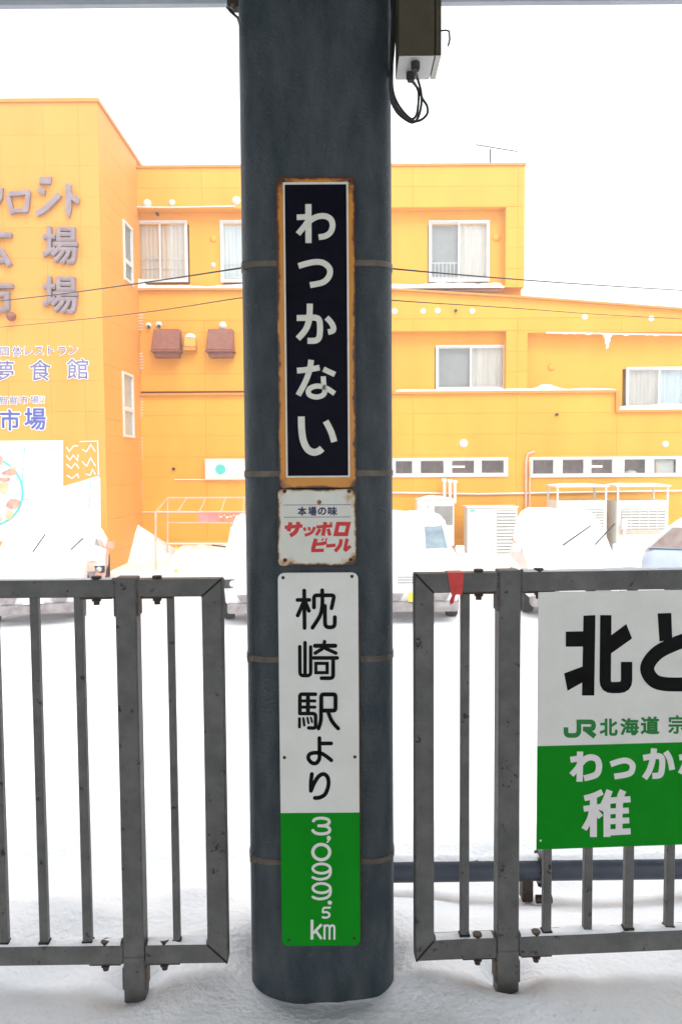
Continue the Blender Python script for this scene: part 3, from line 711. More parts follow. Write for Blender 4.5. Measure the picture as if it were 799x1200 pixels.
cl = [('outer black cable looping under the junction box, widest of the loops', cbl([(466, -30), (463, 20), (461, 60), (458, 95), (461, 118), (471, 134), (484, 142), (494, 140), (500.5, 133), (500, 124), (495, 116), (489.5, 104)], 2.165, g1)),
      ('black cable looping from the pillar side into the front gland of the junction box', cbl([(461, -30), (459.5, 20), (457.5, 70), (457.5, 112), (464, 130), (475, 140), (484, 143.5), (490, 137), (493.5, 122), (493, 107), (489, 92)], 2.13, g0)),
      ('innermost black cable loop beneath the junction box', cbl([(463.5, -30), (461, 40), (459.5, 80), (460, 105), (466, 122), (476, 135), (483, 139.5), (488, 134), (490, 120), (490, 108), (486, 98)], 2.18, g1 + Vector((.003, .002, 0)))) ]
for lb, pts in cl:
    tag(MB().tube(pts, .0034, 7).build('black_cable', M_cable, smooth=True), lb, 'cable', 'cables looping below the junction box')
pc = [P(459, -20, 2.2), P(460.5, 30, 2.2), P(459, 60, 2.2), P(457.8, 90, 2.2)]
tag(MB().tube(smooth_pts(pc, 5), .006, 7).build('cable_bundle', M_cable, smooth=True), 'thick dark cable running down the right side of the pillar top', 'cable')

# overhead cables tied to the back of the pillar
def span(pts, r): return MB().tube(smooth_pts([P(*q) for q in pts], 8), r, 6)
oc = tag(span([(-120, 366, 5.2), (-40, 357, 4.4), (60, 346, 3.6), (170, 331, 2.8), (283, 314, 2.37), (320, 309, 2.59), (420, 309, 2.59), (461, 315, 2.37), (600, 327, 3.0), (720, 335.5, 3.9), (880, 345, 5.0)], .0024).build('overhead_cable', M_cable, smooth=True),
         'upper and thicker of the two dark cables crossing in front of the orange building', 'cable')
oc = tag(span([(-120, 394, 5.2), (-40, 387, 4.4), (60, 378, 3.6), (170, 366, 2.8), (283, 349, 2.37), (320, 346, 2.59), (420, 346, 2.59), (461, 352, 2.37), (600, 361, 3.0), (720, 369.5, 3.9), (880, 378, 5.0)], .0015).build('overhead_cable', M_cable, smooth=True),
         'lower and thinner of the two dark cables crossing in front of the orange building', 'cable')

# ------------------------------------------------------------------ orange building
BY = 24.9
TY = 21.1
bld = empty('market_building', P(480, 650, BY), 'large orange market hall with a tall left block bearing grey Japanese letters', 'building')
UNIT = None
def unit_box():
    global UNIT
    if UNIT is None:
        m_ = MB().box(-.5, .5, -.5, .5, -.5, .5); me = bpy.data.meshes.new('siding_panel'); bmesh.ops.recalc_face_normals(m_.bm, faces=m_.bm.faces); m_.bm.to_mesh(me); m_.bm.free(); UNIT = me
    return UNIT
UM = {}
def panel(name, x0, x1, y0, y1, z0, z1, mat, par):
    if mat.name not in UM:
        me = unit_box().copy(); me.materials.append(mat); UM[mat.name] = me
    o = link(bpy.data.objects.new(name, UM[mat.name])); attach(o, par)
    o.location = ((x0 + x1) / 2, (y0 + y1) / 2, (z0 + z1) / 2); o.scale = (x1 - x0, y1 - y0, z1 - z0)
    return o
def sub(rects, hole):
    out = []
    for (a0, b0, a1, b1) in rects:
        h0, g0, h1, g1 = max(a0, hole[0]), max(b0, hole[1]), min(a1, hole[2]), min(b1, hole[3])
        if h0 >= h1 or g0 >= g1: out.append((a0, b0, a1, b1)); continue
        if b0 < g0: out.append((a0, b0, a1, g0))
        if g1 < b1: out.append((a0, g1, a1, b1))
        if a0 < h0: out.append((a0, g0, h0, g1))
        if h1 < a1: out.append((h1, g0, a1, g1))
    return out
# building plane in un-rolled picture units: x -> metres, z -> metres at depth D
BXC = (P(CX, 400, 10) - CAM).dot(fwd) / 10
def bx(px, D): return (px - CX) * D / F * BXC
def bz(py, D): return P(CX, py, D).z
def unroll(px, py):                       # photo px -> un-rolled px so that right angles stay right angles
    dx, dy = px - CX, py - CY
    return CX + dx - ROLL * dy, py + ROLL * dx
def cl_rect(x0, y0, x1, y1):
    cx, cy = unroll((x0 + x1) / 2, (y0 + y1) / 2); w, h = (x1 - x0) / 2, (y1 - y0) / 2
    return (cx - w, cy - h, cx + w, cy + h)
def siding(region, holes, D, rows, cols, mat, thick=.03, gap=.22):
    rs = [region]
    cells = []
    ys_ = [region[1]] + [r for r in rows if region[1] + 4 < r < region[3] - 4] + [region[3]]
    xs_ = [region[0]] + [c for c in cols if region[0] + 4 < c < region[2] - 4] + [region[2]]
    for i in range(len(ys_) - 1):
        for j in range(len(xs_) - 1):
            rr = [(xs_[j], ys_[i], xs_[j + 1], ys_[i + 1])]
            for h in holes: rr = sub(rr, h)
            for (q0, w0, q1, w1) in rr:
                if q1 - q0 < 1.2 or w1 - w0 < 1.2: continue
                g2 = gap / 2
                panel('siding_panel', bx(q0 + g2, D), bx(q1 - g2, D), D, D + thick, bz(w1 - g2, D), bz(w0 + g2, D), mat, bld)
def wallbox(name, rect, y0, y1, D, mat):
    return panel(name, bx(rect[0], D), bx(rect[2], D), y0, y1, bz(rect[3], D), bz(rect[1], D), mat, bld)

rows = [195 + 24.2 * i for i in range(0, 22)]
cols = [119, 241, 363, 485, 607, 729, 851]
G1, G2 = BY, BY + .12                       # ground floor plane, upper floors plane
# recesses and windows (photo px)
rec3 = cl_rect(120, 244, 591, 336)
rec2a = cl_rect(440, 388, 593, 457); rec2b = cl_rect(618, 389, 900, 484)
win3 = [cl_rect(157.5, 258.5, 221.5, 331), cl_rect(259.5, 258, 328, 331), cl_rect(501.5, 258.5, 572, 330.5)]
win2 = [cl_rect(510.5, 404.5, 593, 457.5), cl_rect(734, 430, 812, 481)]
strip = [cl_rect(430, 536.5, 596.5, 559), cl_rect(621.5, 535, 806, 559)]
tcut = (0, 0, 158, 1200)
# outer skin
u = unroll
x3r = u(613, 300)[0]; y3t = u(390, 195.5)[1]
siding((120, y3t, x3r, 338), [rec3], G2, rows, cols, M_orange)
siding((120, 374, 900, 457), [rec2a, rec2b, (725, 455, 900, 490)], G2, rows, cols, M_orange)
siding((725, 457, 900, 481), [rec2b], G2, rows, cols, M_orange)
siding((120, 461, 725, 672), strip, G1, rows, cols, M_orange)
siding((725, 484, 900, 672), strip, G1, rows, cols, M_orange)
# backing walls behind the skin, set back where the facade is recessed
for r_ in ((120, y3t + 2, x3r - .5, 460), (x3r - .3, 378, 900, 486)):
    rr = [r_]
    for h in win3 + win2: rr = [w_ for t in rr for w_ in sub([t], (h[0] + .6, h[1] + .6, h[2] - .6, h[3] - .6))]
    for t in rr: wallbox('back_wall', t, G2 + .37, G2 + .56, G2, M_orange)
wallbox('inner_wall', (120, y3t + 2, x3r - .5, 460), G2 + .64, G2 + 6, G2, M_orange)
wallbox('inner_wall', (x3r - .3, 378, 900, 486), G2 + .64, G2 + 6, G2, M_orange)
for r_, hs in (((120, y3t + .5, x3r - .2, 337.5), [rec3]), ((120, 374.5, 899, 457.5), [rec2a, rec2b]), ):
    for q in [t for t in sub([r_], hs[0])]:
        for t in (sub([q], hs[1]) if len(hs) > 1 else [q]): wallbox('wall_core', t, G2 + .031, G2 + .365, G2, M_orange)
for r_ in ((120, 461.5, 724.5, 672), (725, 484.5, 899, 672)):
    rr = [r_]
    for h in strip: rr = [w_ for t in rr for w_ in sub([t], h)]
    for t in rr: wallbox('wall_core', t, G1 + .031, G1 + .25, G1, M_orange)
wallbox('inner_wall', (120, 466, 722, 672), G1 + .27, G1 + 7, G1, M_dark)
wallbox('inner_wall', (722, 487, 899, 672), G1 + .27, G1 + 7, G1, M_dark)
wallbox('end_wall', (899, 364, 903, 672), G1 + .05, G1 + 7, G1, M_orange)
# parapets, copings, ledges
zc = bz(y3t, G2)
panel('coping', bx(119, G2), bx(x3r + 1, G2), G2 - .05, G2 + 6.05, zc, zc + .07, M_trim, bld)
def coping_run(pts, D, t, y0, y1, mat, name='coping'):
    for (p, q) in zip(pts, pts[1:]):
        a_, b_ = P(p[0], p[1], D), P(q[0], q[1], D)
        a_.y = b_.y = y0
        MB().hexa([a_, b_, b_ + Vector((0, y1 - y0, 0)), a_ + Vector((0, y1 - y0, 0))], [v + Vector((0, 0, t)) for v in (a_, b_, b_ + Vector((0, y1 - y0, 0)), a_ + Vector((0, y1 - y0, 0)))]).build(name, mat, bld)
# sloping parapet of the right wing
pts_top = [(120, 341), (463, 341), (613, 350), (799, 364), (905, 372)]
for p, q in zip(pts_top, pts_top[1:]):
    a_, b_ = P(p[0], p[1], G2), P(q[0], q[1], G2); zb_ = bz(366, G2)
    zl_ = bz(349, G2)
    lowz = bz(374.1, G2)
    a_.y = b_.y = G2 - .012
    MB().hexa([(a_.x, G2 - .012, lowz), (b_.x, G2 - .012, lowz), (b_.x, G2 + .36, lowz), (a_.x, G2 + .36, lowz)],
              [a_, b_, b_ + Vector((0, .372, 0)), a_ + Vector((0, .372, 0))]).build('parapet', M_orange, bld)
coping_run(pts_top, G2, .06, G2 - .14, G2 + .40, M_trim)
led = [u(463, 462)[0] - 345, u(725, 462)[0]]
panel('ledge', bx(118, G1), bx(725.5, G1), G1 - .10, G1 + .42, bz(462.5, G1), bz(459.5, G1), M_trim, bld)
panel('ledge', bx(724.5, G1), bx(900, G1), G1 - .10, G1 + .42, bz(485.5, G1), bz(482.6, G1), M_trim, bld)
panel('ledge_end', bx(722.5, G1), bx(726, G1), G1 - .10, G1 + .02, bz(485.5, G1), bz(462.6, G1), M_trim, bld)

def snow_bar(mb, x0, x1, y0, y1, z, h, seed, lump=.6, end=.15):
    n = max(6, int((x1 - x0) / .12)); us = [x0 + (x1 - x0) * i / n for i in range(n + 1)]
    prof = [(0, 0), (.06, .7), (.3, 1), (.7, 1), (.94, .7), (1, 0)]
    def fn(q, v):
        t, hh = prof[v]; e = min(1, (q - x0) / end + .05, (x1 - q) / end + .05)
        a_ = h * e * (1 + lump * noise.noise(Vector((q * 1.1, t * 2, seed))) + .25 * noise.noise(Vector((q * 5, t * 3, seed))))
        return (q, y0 + (y1 - y0) * t, z - .004 + hh * max(.004, a_))
    mb.grid(fn, us, range(6))
mb = MB()
snow_bar(mb, bx(158, G1), bx(592, G1), G2 - .14, G2 + .36, bz(339.4, G2), .17, 1)
snow_bar(mb, bx(463, G1), bx(725, G1), G1 - .10, G1 + .45, bz(459.5, G1), .07, 2)
snow_bar(mb, bx(618, G1), bx(672, G1), G1 - .05, G1 + .45, bz(459.0, G1), .16, 12, 1.0, .6)
snow_bar(mb, bx(726, G1), bx(900, G1), G1 - .10, G1 + .45, bz(482.6, G1), .14, 3)
snow_bar(mb, bx(150, G1), bx(178, G1), G2 - .1, G2 + .34, bz(337, G2), .45, 14, .3, .5)
snow_bar(mb, bx(119, G1), bx(610, G1), G2 - .04, G2 + .5, zc + .068, .035, 5)
tag(mb.build('ledge_snow', M_snowfar, smooth=True), 'white snow lying along the ledges of the orange building', 'snow', kind='stuff')
# icy fringe hanging under the right recess head
mb = MB(); n = 120
for i in range(n):
    px_ = 640 + i * 1.5; p = P(px_, 390 + .016 * (px_ - 640), G2 - .002)
    h = .02 + .07 * max(0, noise.noise(Vector((i * .17, 3, 1)))) + (.45 * math.exp(-((px_ - 711) / 3.0) ** 2))
    mb.hexa([(p.x - .02, p.y - .03, p.z - h), (p.x + .02, p.y - .03, p.z - h), (p.x + .02, p.y, p.z - h), (p.x - .02, p.y, p.z - h)], [(p.x - .022, p.y - .05, p.z + .02), (p.x + .022, p.y - .05, p.z + .02), (p.x + .022, p.y, p.z + .02), (p.x - .022, p.y, p.z + .02)])
tag(mb.build('frost_fringe', M_snowfar), 'ragged white frost hanging from the recess head at the right', 'snow', kind='stuff')

# windows
def window(rect, D, par, cur_l, cur_r, railing=None, mull=.5, depth=.10, snow=False, low=False):
    x0, x1 = bx(rect[0], D), bx(rect[2], D); z0, z1 = bz(rect[3], D), bz(rect[1], D); t = .06
    y0 = D - .05
    mb = MB()
    mb.box(x0, x1, y0, y0 + depth, z1 - t, z1); mb.box(x0, x1, y0 - .02, y0 + depth, z0, z0 + t)
    mb.box(x0, x0 + t, y0 + .002, y0 + depth - .002, z0 + t, z1 - t); mb.box(x1 - t, x1, y0 + .002, y0 + depth - .002, z0 + t, z1 - t)
    w = mb.build('window', M_white, par)
    xm = x0 + (x1 - x0) * mull
    for k_, (a_, b_, yy, cu) in enumerate(((x0 + t, xm + .03, y0 + .045, cur_l), (xm - .03, x1 - t, y0 + .02, cur_r))):
        mb = MB(); s_ = .038
        mb.box(a_, b_, yy, yy + .022, z0 + t + .001, z0 + t + .05); mb.box(a_, b_, yy, yy + .022, z1 - t - s_, z1 - t - .001)
        mb.box(a_, a_ + s_, yy + .001, yy + .021, z0 + t + .05, z1 - t - s_); mb.box(b_ - s_, b_, yy + .001, yy + .021, z0 + t + .05, z1 - t - s_)
        mb.build('sash', M_white, w)
        MB().box(a_ + s_ - .004, b_ - s_ + .004, yy + .008, yy + .013, z0 + t + .045, z1 - t - s_ + .004).build('pane', M_pane, w)
        if cu:
            n = int((b_ - a_) / .04) + 2
            mb = MB(); mb.grid(lambda i, v: (a_ + (b_ - a_) * i / n, D + .10 + .012 * math.sin(i * 1.9) + .006 * math.sin(i * 0.7), z0 + t + (z1 - z0 - 2 * t) * v), range(n + 1), [0, 1])
            mb.build('curtain', cu, w, smooth=True)
    if railing:
        za = z0 + t + .08; zb2 = za + railing; mb = MB(); a_, b_ = x0 + .08, xm - .02
        mb.box(a_, b_, D + .05, D + .07, zb2, zb2 + .03); mb.box(a_, b_, D + .05, D + .07, za, za + .03); n = 7
        for i in range(n + 1): q = a_ + (b_ - a_) * i / n; mb.box(q - .012, q + .012, D + .052, D + .068, za + .03, zb2)
        mb.build('inner_railing', M_white, w)
    if low:
        for h in (.38, .62): MB().box(x0 + .07, x1 - .07, D + .06, D + .075, z0 + (z1 - z0) * h * .62, z0 + (z1 - z0) * h * .62 + .025).build('blind_rail', M_white, w)
    MB().box(x0 + .02, x1 - .02, D + .16, D + .20, z0 + .02, z1 - .02).build('room_shade', M_louvre, w)
    return w
WD = G2 + .36
window(win3[0], WD, bld, M_curtain, M_curtain, low=True)
window(win3[1], WD, bld, M_curtain2, M_curtain2, railing=.45)
window(win3[2], WD, bld, None, M_curtain, railing=.45)
window(win2[0], WD, bld, None, M_curtain)
window(win2[1], WD, bld, M_curtain, M_curtain2)
# long strips of small ground-floor windows
def strip_window(rect, panes, special=()):
    x0, x1 = bx(rect[0], G1), bx(rect[2], G1); z0, z1 = bz(rect[3], G1), bz(rect[1], G1)
    mb = MB(); mb.box(x0, x1, G1 - .04, G1 + .06, z1 - .07, z1); mb.box(x0, x1, G1 - .05, G1 + .06, z0, z0 + .08)
    us = [x0]
    for (p0, p1) in panes: us += [bx(u(p0, 547)[0], G1), bx(u(p1, 547)[0], G1)]
    us.append(x1)
    for i in range(0, len(us), 2):
        mb.box(us[i], us[i + 1], G1 - .038, G1 + .058, z0 + .08, z1 - .07)
    w = mb.build('window', M_white, bld)
    for i, (p0, p1) in enumerate(panes):
        a_, b_ = us[1 + 2 * i], us[2 + 2 * i]
        mb = MB()
        for (c0_, c1_, d0_, d1_) in ((a_, b_, z0 + .08, z0 + .12), (a_, b_, z1 - .10, z1 - .07), (a_, a_ + .03, z0 + .12, z1 - .10), (b_ - .03, b_, z0 + .12, z1 - .10)): mb.box(c0_, c1_, G1 - .02, G1 + .02, d0_, d1_)
        mb.build('sash', M_frost, w)
        MB().box(a_ + .028, b_ - .028, G1 - .002, G1 + .004, z0 + .118, z1 - .098).build('pane', M_pane, w)
        if i in special:
            q = special[i]
            if q == 'tube': MB().box(a_ + .02, a_ + (b_ - a_) * .6, G1 + .14, G1 + .16, (z0 + z1) / 2 - .01, (z0 + z1) / 2 + .04).build('lamp_tube', M_tube, w)
            elif q == 'dish': MB().dome(((a_ + b_) / 2 - .05, G1 + .2, z0 + .12), (0, 0, 1), .2, .09, 12, 3).build('bowl', M_frost, w, smooth=True)
            elif q == 'shelf':
                MB().box(a_ + .05, b_ - .05, G1 + .1, G1 + .14, z0 + .1, z1 - .12).build('notice_board', M_frost, w)
                MB().box(a_ + .10, a_ + .17, G1 + .05, G1 + .09, z0 + .12, z1 - .16).build('wooden_chair_back', M_rail, w)
    return w
M_tube = pm('fluorescent_tube', (0.9, 0.9, 0.88), 0.4)
tb = M_tube.node_tree.nodes['Principled BSDF']; tb.inputs['Emission Color'].default_value = (1, .97, .92, 1); tb.inputs['Emission Strength'].default_value = 1.3
strip_window(strip[0], [(434, 455), (463, 484.5), (492.5, 521.5), (529.5, 557.5), (564.5, 592.5)], {2: '', 3: 'tube'})
strip_window(strip[1], [(625, 651), (660, 686.5), (694, 720.5), (733, 759.5), (768, 796)], {2: 'tube', 3: 'dish', 4: 'shelf'})

# little round wall lamps, cameras, vents
def dome_at(px, py, D, r_px, name, mat, h=.6):
    p = P(px, py, D); r = r_px * D / F
    return MB().dome(p, (0, -1, 0), r, r * h, 12, 3).build(name, mat, bld, smooth=True)
for (px, py, D, r) in ((172.5, 238.5, G2, 5), (201.5, 237.5, G2, 3.7), (277, 235, G2, 5), (462, 365, G2, 4), (495.5, 364.8, G2, 3.6), (512.5, 364.3, G2, 3.6), (553, 364.6, G2, 3.6), (684.5, 371.3, G2, 3.7), (762.5, 373.3, G2, 3.7), (543, 519.7, G1, 5.2), (779, 520.5, G1, 4), (261, 381.5, G1 + .12, 4.8), (174, 381.5, G1 + .12, 3.8), (186, 380.5, G1 + .12, 4)):
    dome_at(px, py, D, r, 'wall_lamp', M_white)
for (px, py, D) in ((533.5, 364.5, G2), (651.5, 486, G1), (204, 549.5, G1), (175, 383.3, G1 + .1), (187, 382.6, G1 + .1), (185, 251.5, WD)):
    p = P(px, py, D); MB().cyl(p + Vector((0, .02, 0)), (0, -1, 0), .045, .12, 10).build('wall_camera', M_black, bld, smooth=True)
for (px, py, D, r) in ((581, 278, WD, 5), (645.5, 430, WD, 4.5), (250, 280, WD, 4)): dome_at(px, py, D, r, 'vent_cap', M_orange, .5)
dome_at(250, 310.5, WD, 3, 'vent_cap', M_white)
# maroon vent hoods
for (x0p, x1p) in ((181.5, 214.5), (244.5, 276)):
    A, B = P(x0p, 387.5, G2), P(x1p, 420, G2); x0, x1 = A.x, B.x; zt = A.z; zm = P(x0p, 413, G2).z; zb_ = B.z; y = G2
    h = MB().hexa([(x0, y - .55, zm), (x1, y - .55, zm), (x1, y, zm), (x0, y, zm)], [(x0 + .03, y - .30, zt), (x1 - .03, y - .30, zt), (x1 - .03, y, zt), (x0 + .03, y, zt)]).bevel(.02).build('vent_hood', M_maroon, bld)
    MB().box(x0 - .02, x1 + .02, y - .57, y, zm - .05, zm - .002).build('hood_rim', M_maroon, h)
    MB().box(x0 + .06, x1 - .06, y - .45, y, zb_, zm - .052).build('hood_duct', M_maroon, h)
x0, x1, z0, z1 = RB(217.5, 392, 231, 412, G2)
lm = MB().box(x0, x1, G2 - .3, G2, z0 + .1, z1 - .12).bevel(.03).build('lamp_box', M_amber, bld)
MB().box(x0 - .01, x1 + .01, G2 - .31, G2, z0, z0 + .098).build('lamp_base', M_trim, lm)
mb = MB(); mb.dome(((x0 + x1) / 2, G2 - .15, z1 - .13), (0, 0, 1), (x1 - x0) / 2, .15, 12, 3); mb.build('lamp_snow', M_snowfar, lm, smooth=True)
# white sign box with a green disc beside the pillar
x0, x1, z0, z1 = RB(241, 537.5, 292, 562, G1)
sb = MB().box(x0, x1, G1 - .15, G1, z0, z1).bevel(.015).build('sign_box', M_frost, bld)
MB().box(x0 + .08, x1 - .08, G1 - .158, G1 - .148, z0 + .1, z1 - .1).build('sign_face', M_wprint, sb)
p = P(258.5, 550, G1 - .16); MB().cyl(p, (0, -1, 0), .16, .012, 18).build('green_disc', M_teal, sb)
# conduits and pipes on the wall
def wall_tube(pts, D, r, name, mat, par=None): return MB().tube([P(px, py, D) for px, py in pts], r, 8).build(name, mat, par or bld, smooth=True)
wall_tube([(440, 577), (505, 578), (560, 579), (640, 577.5), (730, 576), (860, 574)], G1 - .05, .03, 'conduit', M_white)
wall_tube([(158, 600), (300, 600)], G1 - .03, .014, 'conduit', M_wprint)
wall_tube([(205, 562), (300, 562)], G1 - .03, .018, 'conduit', M_wprint)
wall_tube([(615.5, 640), (616, 560), (616, 540), (618, 532), (626, 529)], G1 - .10, .035, 'down_pipe', M_rail)
wall_tube([(620, 640), (620.5, 560), (620.5, 541)], G1 - .10, .03, 'down_pipe', M_rail)
wall_tube([(160, 242.5), (200, 243), (276, 241.5)], G2 - .03, .02, 'conduit', M_wprint)
for (x_, y0_, y1_) in ((520.5, 561.5, 590), (527, 562.5, 590), (532.8, 563.5, 590)):
    wall_tube([(x_, y1_), (x_, y0_)], G1 - .3, .05, 'vent_pipe', M_white); p = P(x_ - .6, y0_, G1 - .3); MB().cyl(p - Vector((.06, 0, .04)), (1, 0, 0), .06, .14, 10).build('pipe_cap', M_white, bld, smooth=True)
# fine ridged cladding strips beside the tower corner
mb = MB()
for (yy0, yy1) in ((370, 390), (415, 434), (464, 488), (514, 540), (563, 588)):
    q = yy0
    while q < yy1:
        p = P(157, q, G2 - .0); x1_ = P(169, q, G2).x; mb.box(p.x, x1_, G1 - .016, G1 + .01, p.z - .014, p.z + .014); q += 3.4
tag(mb.build('ridged_cladding', M_frost, bld), kind='stuff')
# roof antenna
an = empty('roof_antenna', P(574, 194, G2 + 1), 'thin grey television antenna standing on the orange roof', 'antenna')
MB().tube([P(574.5, 198, G2 + 1), P(574.3, 175, G2 + 1)], .028, 6).build('mast', M_black, an)
MB().tube([P(557, 169.5, G2 + 1), P(606, 177.5, G2 + 1)], .018, 6).build('boom', M_black, an)
for t in (559.5, 567, 575, 583, 591, 599):
    yv = 169.5 + (t - 557) * 8 / 49; p = P(t, yv, G2 + 1); MB().tube([p - Vector((0, .35, 0)), p + Vector((0, .35, 0))], .008, 5).build('element', M_louvre, an)

# tall left block of the building
tx1 = bx(120.5, TY); tzt = bz(u(60, 120)[1], TY); tzb = LOT - .3; tx0 = bx(-170, TY)
rt = [120 + 36 * i for i in range(17)]
y_t = u(60, 120)[1]
siding((-170, y_t, u(121, 400)[0], 700), [], TY, rt, [-80, 10, 60, 100], M_orange2, .03, .16)
xE = bx(u(121, 400)[0], TY)
panel('tower_core', tx0, xE - .032, TY + .031, BY + 6, tzb, tzt - .02, M_orange2, bld)
# right-hand flank of the block, with its two windows left open in the skin
def flank_py(py, D): return bz(py, D)
fz = lambda px, py: (lambda d: CAM + d * ((xE - CAM.x) / d.x))(ray(px, py))
fw = []
for quadpx in (((143.8, 256.5), (153.8, 268), (153.8, 331.5), (143.8, 329)), ((143, 434), (155, 440.5), (155, 513.5), (143, 511.5))):
    q = [fz(*p_) for p_ in quadpx]; ya, yb = q[0].y, q[1].y; za = (q[2].z + q[3].z) / 2; zb_ = (q[0].z + q[1].z) / 2
    fw.append((ya, min(yb, BY + .2), za, zb_))
zrow = [tzt - .9 * i for i in range(0, 15)]
for i in range(len(zrow) - 1):
    rr = [(TY + .031, zrow[i + 1], BY + .1, zrow[i])]
    for (ya, yb, za, zb_) in fw: rr = sub(rr, (ya, za, yb, zb_)) if False else [w_ for t in rr for w_ in sub([t], (ya, za, yb, zb_))]
    for (ya, za, yb, zb_) in rr:
        if yb - ya > .03 and zb_ - za > .03: panel('siding_panel', xE - .03, xE, ya + .003, yb - .003, za + .003, zb_ - .003, M_orange2, bld)
panel('coping', tx0, xE + .05, TY - .05, BY + 6, tzt, tzt + .09, M_trim, bld)
for i, (ya, yb, za, zb_) in enumerate(fw):
    mb = MB(); t = .07
    mb.box(xE - .02, xE + .05, ya, yb, zb_ - t, zb_); mb.box(xE - .02, xE + .06, ya, yb, za, za + t); mb.box(xE - .02, xE + .05, ya, ya + t, za + t, zb_ - t); mb.box(xE - .02, xE + .05, yb - t, yb, za + t, zb_ - t)
    zm = za + (zb_ - za) * (.34 if i == 0 else .44); mb.box(xE - .02, xE + .04, ya + t, yb - t, zm - .06, zm + .06)
    w = mb.build('window', M_white, bld)
    MB().box(xE - .01, xE - .004, ya + t, yb - t, za + t, zb_ - t).build('pane', M_pane, w)
    MB().box(xE - .031, xE - .026, ya + t, yb - t, za + t, zb_ - t).build('room_shade', M_louvre if i == 0 else M_curtain, w)

# grey raised letters and printed words on the block
mt_ = mapY(TY)
k = 5.714
BR = lambda pts, w: S(pts, w, sm=False)
def big(strokes, name='wall_letter'):
    mb = MB()
    for i, polys in enumerate(strokes):
        for pl_ in polys:
            mb.poly([P(q[0] / k, 190 + q[1] / k, TY - .11 - .003 * i) for q in pl_])
    bmesh.ops.remove_doubles(mb.bm, verts=mb.bm.verts, dist=1e-5)
    r = bmesh.ops.extrude_face_region(mb.bm, geom=mb.bm.faces[:])
    bmesh.ops.translate(mb.bm, verts=[v for v in r['geom'] if isinstance(v, bmesh.types.BMVert)], vec=(0, .09, 0))
    return mb.build(name, M_letterg, bld)
big([BR([(-130, 190), (5, 185), (0, 235), (-60, 330)], 30)])
big([BR([(52, 218), (84, 345)], 28), BR([(60, 212), (200, 200)], 30), BR([(190, 195), (176, 325)], 30), BR([(84, 322), (185, 322)], 24)])
big([L_([(268, 100), (345, 95), (340, 145), (262, 142)]), L_([(245, 165), (305, 182), (298, 222), (262, 200)]), S([(245, 345), (310, 305), (400, 212)], 36)])
big([L_([(440, 135), (478, 152), (478, 320), (462, 375), (440, 335)]), L_([(475, 200), (532, 245), (526, 282), (478, 250)])])
for (yy, mt2) in ((437, None), (768, None)):
    fontglyph('場', 294 / k, 190 + yy / k, 532 / k, 190 + (yy + 252) / k, mapY(TY), M_letterg, bld, 'wall_letter', off=.030, depth=.11)
fontglyph('広', -160 / k, 190 + 440 / k, 92 / k, 190 + 708 / k, mt_, M_letterg, bld, 'wall_letter', off=.03, depth=.11)
fontglyph('市', -150 / k, 190 + 775 / k, 100 / k, 190 + 1040 / k, mt_, M_letterg, bld, 'wall_letter', off=.03, depth=.11)
q = P(14, 371, TY - .15); MB().dome(q, (0, -1, 0), .13, .16, 10, 3).build('spot_lamp', M_maroon, bld, smooth=True)
k = 6.146
def outlined(ch, b, mat, off_in, off_out, grow=.9):
    x0, y0, x1, y1 = b[0] / k, 390 + b[1] / k, b[2] / k, 390 + b[3] / k
    fontglyph(ch, x0, y0, x1, y1, mt_, M_wprint, bld, 'letter_outline', off=off_out, depth=.02, grow=grow)
    fontglyph(ch, x0, y0, x1, y1, mt_, mat, bld, 'wall_letter', off=off_in, depth=.006, lift=.021)
for ch, b_ in (('団', (8, 105, 70, 165)), ('体', (95, 98, 160, 170)), ('レ', (182, 103, 235, 160)), ('ス', (255, 100, 318, 158)), ('ト', (350, 95, 392, 160)), ('ラ', (422, 102, 480, 160)), ('ン', (502, 98, 562, 155))):
    outlined(ch, b_, M_lav, .008, .06)
for ch, b_ in (('夢', (-45, 200, 105, 350)), ('食', (218, 192, 372, 345)), ('館', (485, 185, 640, 335))): outlined(ch, b_, M_lav, .010, .05)
for ch, b_ in (('新', (0, 458, 62, 515)), ('鮮', (75, 458, 135, 515)), ('市', (148, 455, 205, 512)), ('場', (222, 455, 285, 510)), ('!', (297, 458, 303, 506)), ('!', (317, 458, 323, 506))): outlined(ch, b_, M_lav, .004, .05)
for ch, b_ in (('市', (5, 550, 150, 705)), ('場', (180, 540, 335, 700))): outlined(ch, b_, M_navyp, .028, .075, 1.2)
# seafood mural: white panel, plate and map-like teal lines
k = 6.146
ML_ = lambda X, Y: (X / k, 500 + Y / k)
def mural(pts, y, t, name, mat, par): return MB().prism([P(*ML_(*q), y) for q in pts], (0, t, 0)).build(name, mat, par)
mu = mural([(-430, 105), (455, 98), (455, 430), (560, 400), (705, 355), (722, 375), (728, 825), (-430, 825)], TY - .05, .049, 'mural_panel', M_wprint, bld)
pl_c = P(*ML_(-80, 470), TY - .075); rp = 250 / k * TY / F
MB().cyl(pl_c + Vector((0, .024, 0)), (0, -1, 0), rp, .024, 40).build('plate_rim', M_teal, mu)
MB().cyl(pl_c + Vector((0, -.0005, 0)), (0, -1, 0), rp * .945, .006, 40).build('plate_face', M_wprint, mu)
random.seed(3)
def blob(cx, cy, rx, ry, mat, lift):
    n = 9; pts = []
    for i in range(n):
        t = 2 * math.pi * i / n; q = 1 + random.uniform(-.28, .28); pts.append((cx + rx * q * math.cos(t), cy + ry * q * math.sin(t)))
    mural(pts, TY - .075 - .012 - lift, .008, 'food_piece', mat, mu)
